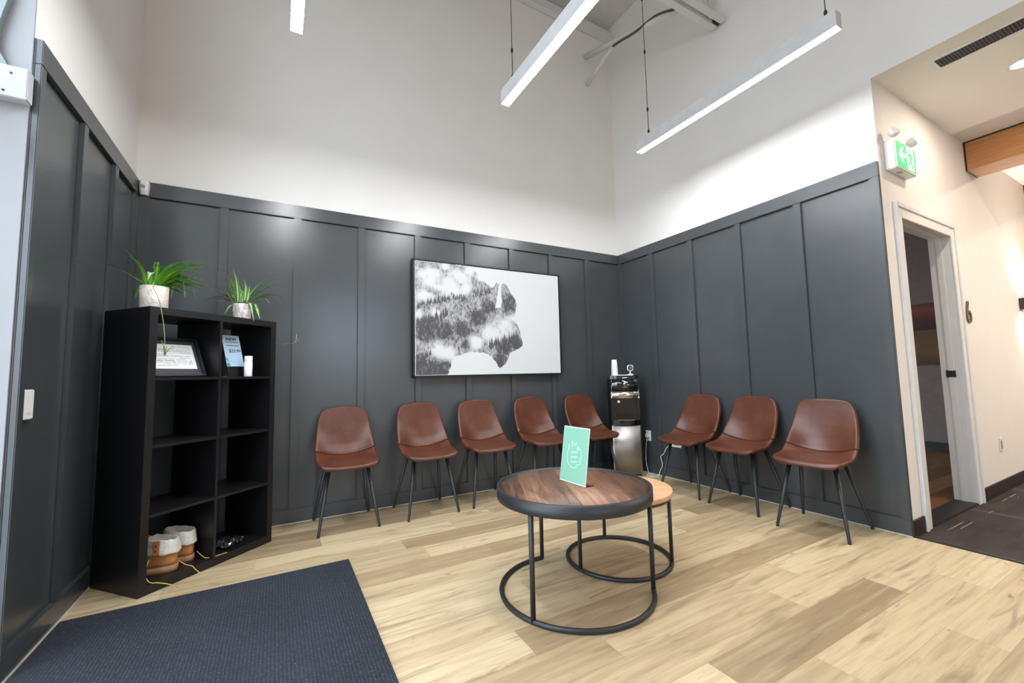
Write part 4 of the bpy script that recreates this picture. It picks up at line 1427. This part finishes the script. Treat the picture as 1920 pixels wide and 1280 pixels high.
def make_boot(label, loc, rz, flap, laces, seed):
    t = thing('winter_boot', label, 'boot', loc, rz, 'pair of winter boots')
    rd = random.Random(seed)
    # local: y forward to the toe, heel at y=0
    m = MB()
    m.loft([ell(0, 0.131, 0.047, 0.133, 0.0), ell(0, 0.131, 0.049, 0.136, 0.012), ell(0, 0.131, 0.049, 0.136, 0.034)])
    m.build('sole', M['gum'], t)
    m = MB()
    m.loft([ell(0, 0.131, 0.045, 0.131, 0.034), ell(0, 0.130, 0.047, 0.130, 0.055), ell(0, 0.118, 0.049, 0.118, 0.075),
            ell(0, 0.094, 0.048, 0.092, 0.096), ell(0, 0.078, 0.047, 0.074, 0.118), ell(0, 0.074, 0.048, 0.070, 0.14)])
    m.build('upper', M['wheat'], t)
    m = MB()
    prof = [(0.034, 0.054, 0.12, 0.0), (0.037, 0.057, 0.155, 0.10), (0.041, 0.063, 0.176, 0.16), (0.048, 0.070, 0.181, 0.16),
            (0.054, 0.077, 0.172, 0.12), (0.057, 0.081, 0.148, 0.10), (0.060, 0.086, 0.118, 0.08), (0.062, 0.089, 0.101, 0.06), (0.055, 0.08, 0.100, 0.06)]
    m.loft([ell(0, 0.074, ax * 1.0, ay, z, jit=0.06, rnd=rd, tilt=tl) for ax, ay, z, tl in prof], False)
    cf = m.build('fleece_cuff', M['fleece'], t)
    sm = cf.modifiers.new('soft', 'SUBSURF')
    sm.levels = sm.render_levels = 1
    MB().lathe([(0.0, 0.124), (0.036, 0.124)], 20, (0, 0.074), cap=False).build('lining', M['fleece'], t)
    if flap:
        f = MB().box(-0.004, 0.004, -0.0165, 0.0165, -0.036, 0.036, 0.003).build('eyelet_flap', M['wheat'], t, (-0.0635, flap, 0.142), (0, 0.06, -0.05))
        for dz in (-0.014, 0.012):
            MB().lathe([(0.0045, -0.0055), (0.0045, 0.0055)], 12).build('eyelet', M['dark_hole'], f, (0, 0, dz), (0, PI / 2, 0))
        MB().poly([(0.025 * math.cos(a * PI / 8), 0.03 * math.sin(a * PI / 8)) for a in range(9)], -0.004, 0.004).build('tongue', M['wheat'], t, (0.0, 0.14, 0.165))
    inv = Matrix.Rotation(-rz, 4, 'Z') @ Matrix.Translation(-Vector(loc))
    for lc in laces:
        MB().tube([inv @ q for q in spline(lc, 6)], 0.0022, 6).build('lace', M['lace'], t)


def sl(s, d, z):
    return tuple(shp(s, d, z))


b1 = shp(0.217, 0.058, 0.045)
make_boot('tan winter boot with an eyelet flap on its cuff, left boot in the bottom cell', b1, SA + 0.6, 0.072,
          [[sl(0.11, 0.11, 0.13), sl(0.064, 0.055, 0.10), sl(0.05, 0.02, 0.072), sl(0.06, 0.004, 0.052), sl(0.085, -0.006, 0.042), sl(0.125, -0.02, 0.02), sl(0.15, -0.055, 0.003), sl(0.145, -0.085, 0.003)],
           [sl(0.235, 0.085, 0.085), sl(0.253, 0.045, 0.058), sl(0.262, 0.005, 0.05), sl(0.272, -0.008, 0.03), sl(0.285, -0.05, 0.003), sl(0.305, -0.066, 0.003)]], 4)
b2 = shp(0.326, 0.098, 0.045)
make_boot('tan winter boot with a flared cream cuff, right boot in the bottom cell', b2, SA + 0.45, 0,
          [[sl(0.352, 0.105, 0.085), sl(0.362, 0.06, 0.052), sl(0.372, 0.03, 0.0475), sl(0.42, 0.01, 0.0475), sl(0.46, 0.003, 0.0475)]], 8)

# ------------------------------------------------------------------ water cooler in the far corner
CR = -math.radians(35)
cf = (-0.318, -0.352, 0)
t = thing('water_cooler', 'black and steel bottom loading water cooler in the far corner', 'water cooler', cf, CR)


def dshape(w, d, bow, y0=0.0, n=14):
    out = []
    for i in range(n + 1):
        x = -w / 2 + w * i / n
        out.append((x, y0 - bow * (1 - (2 * x / w) ** 2)))
    out += [(w / 2, y0 + d - 0.02), (w / 2 - 0.03, y0 + d), (-w / 2 + 0.03, y0 + d), (-w / 2, y0 + d - 0.02)]
    return out


CWd = 0.29
MB().prism(dshape(CWd - 0.012, 0.27, 0.022), 0.0, 0.03).build('base', M['mid_black'], t)
MB().prism(dshape(CWd, 0.012, 0.028), 0.03, 0.522, True).build('steel_door', M['brushed'], t)
MB().prism([(-CWd / 2, 0.012), (CWd / 2, 0.012), (CWd / 2, 0.26), (CWd / 2 - 0.03, 0.28), (-CWd / 2 + 0.03, 0.28), (-CWd / 2, 0.26)], 0.03, 1.0).build('cabinet', M['mid_black'], t)
MB().prism(dshape(CWd, 0.012, 0.034), 0.524, 0.575).build('drip_tray', M['gloss_black'], t)
m = MB()
m.box(-CWd / 2, -CWd / 2 + 0.03, -0.004, 0.012, 0.575, 0.80, 0.002).box(CWd / 2 - 0.03, CWd / 2, -0.004, 0.012, 0.575, 0.80, 0.002)
m.build('side_pillar', M['gloss_black'], t)
MB().box(-0.1, 0.1, 0.008, 0.013, 0.585, 0.795).build('alcove_back', M['gloss_black'], t)
MB().box(-0.085, 0.085, -0.03, -0.024, 0.576, 0.581, 0.001).build('tray_edge', M['chrome'], t)
MB().prism(dshape(CWd + 0.004, 0.016, 0.036), 0.80, 0.868, True).build('chrome_band', M['chrome'], t)
MB().prism(dshape(CWd, 0.018, 0.032), 0.868, 1.0, True).build('control_panel', M['gloss_black'], t)
MB().prism(dshape(CWd, 0.28, 0.03), 1.0, 1.034).build('lid', M['gloss_black'], t)
MB().lathe([(0.0, 0), (0.014, 0), (0.014, 0.008), (0.0, 0.008)], 20, cap=False).build('tap_button', M['white_plastic'], t, (-0.065, 0.004, 0.765), (PI / 2, 0, 0))
em = MB().lathe([(0.0, 0), (0.02, 0), (0.02, 0.003), (0.0, 0.003)], 24, cap=False).build('emblem', M['chrome'], t, (0.0, -0.0315, 0.947), (PI / 2, 0, 0))
MB().prism([(0.0, 0.011), (0.007, 0.0), (0.006, -0.007), (0.0, -0.011), (-0.006, -0.007), (-0.007, 0.0)], 0.003, 0.0036).build('emblem_drop', M['gloss_black'], em)
m = MB()
for i in range(8):
    m.box(-0.028 + i * 0.007, -0.023 + i * 0.007, -0.0335, -0.0305, 0.913, 0.918)
m.build('emblem_lettering', M['grey_plastic'], t)
MB().box(-0.024, 0.024, -0.034, -0.028, 1.008, 1.016).build('indicator', M['white_plastic'], t)


def on_cooler(name, label, cat, x, y, z=1.034):
    p = Matrix.Rotation(CR, 4, 'Z') @ Vector((x, y, 0))
    return thing(name, label, cat, (cf[0] + p.x, cf[1] + p.y, z), CR)


t = on_cooler('paper_cup_stack', 'tall stack of white paper cups upside down on the water cooler', 'cups', -0.085, 0.07)
m = MB()
prof = [(0.036, 0.0), (0.0365, 0.002)]
for i in range(9):
    z = 0.004 + i * 0.0095
    prof += [(0.0355 - i * 0.0003, z), (0.0365 - i * 0.0003, z + 0.002), (0.0355 - i * 0.0003, z + 0.0045)]
prof += [(0.0335, 0.09), (0.0265, 0.168), (0.024, 0.17), (0.0, 0.17)]
m.lathe(prof, 28, cap=False)
m.build('cups', M['white_plastic'], t)
t = on_cooler('security_camera', 'small white camera with a round black face on the water cooler', 'camera', 0.075, 0.06)
MB().box(-0.026, 0.026, -0.026, 0.026, 0, 0.016, 0.004).build('foot', M['white_plastic'], t)
MB().tube([(0, 0, 0.014), (0, 0, 0.05)], 0.008, 12).build('stalk', M['white_plastic'], t)
h = MB().poly(rrect(0.058, 0.062, 0.018, cz=0.08), -0.018, 0.014).build('head', M['white_plastic'], t)
f = MB().poly(rrect(0.044, 0.048, 0.016, cz=0.08), -0.02, -0.018).build('face', M['gloss_black'], h)
MB().lathe([(0.009, 0), (0.013, 0), (0.013, 0.002), (0.009, 0.002), (0.009, 0)], 24, cap=False).build('lens_ring', M['grey_plastic'], h, (0, -0.02, 0.08), (PI / 2, 0, 0))
o = on_cooler('white_card', 'white card lying flat at the front of the water cooler lid', 'card', -0.01, 0.02)
MB().box(-0.07, 0.065, -0.03, 0.05, 0, 0.009, 0.002).build('slab', M['white_plastic'], o)

t = thing('wall_outlet', 'white outlet with a plug beside the water cooler on the right wall', 'outlet', (D0, -0.33, 0.386))
MB().box(-0.006, 0, -0.035, 0.035, -0.055, 0.055, 0.002).build('plate', M['white_plastic'], t)
MB().box(-0.04, -0.006, -0.016, 0.016, -0.018, 0.018, 0.004).build('plug', M['white_plastic'], t)
t = thing('wall_outlet', 'white outlet plate low behind the chair nearest the water cooler', 'outlet', (D0, -0.69, 0.345))
MB().box(-0.006, 0, -0.058, 0.058, -0.035, 0.035, 0.002).build('plate', M['white_plastic'], t)
MB().box(-0.008, -0.006, -0.036, 0.036, -0.018, 0.018, 0.0006).build('socket_face', M['grey_plastic'], t)
cord = [(-0.022, -0.345, 0.36), (-0.016, -0.318, 0.24), (-0.016, -0.312, 0.12), (-0.03, -0.34, 0.05), (-0.05, -0.37, 0.006), (-0.118, -0.413, 0.005),
        (-0.153, -0.454, 0.005), (-0.14, -0.507, 0.005), (-0.07, -0.46, 0.005), (-0.05, -0.40, 0.006), (-0.09, -0.40, 0.007), (-0.13, -0.46, 0.009),
        (-0.11, -0.52, 0.006), (-0.06, -0.50, 0.005), (-0.03, -0.497, 0.02), (-0.016, -0.503, 0.06), (-0.016, -0.528, 0.10), (-0.016, -0.53, 0.14),
        (-0.016, -0.513, 0.194), (-0.016, -0.552, 0.229), (-0.016, -0.60, 0.30), (-0.01, -0.66, 0.345)]
o = MB().tube(spline(cord, 6), 0.0035, 6).build('power_cord', M['white_plastic'])
tag(o, 'white cord coiled on the floor beside the water cooler', 'cord')
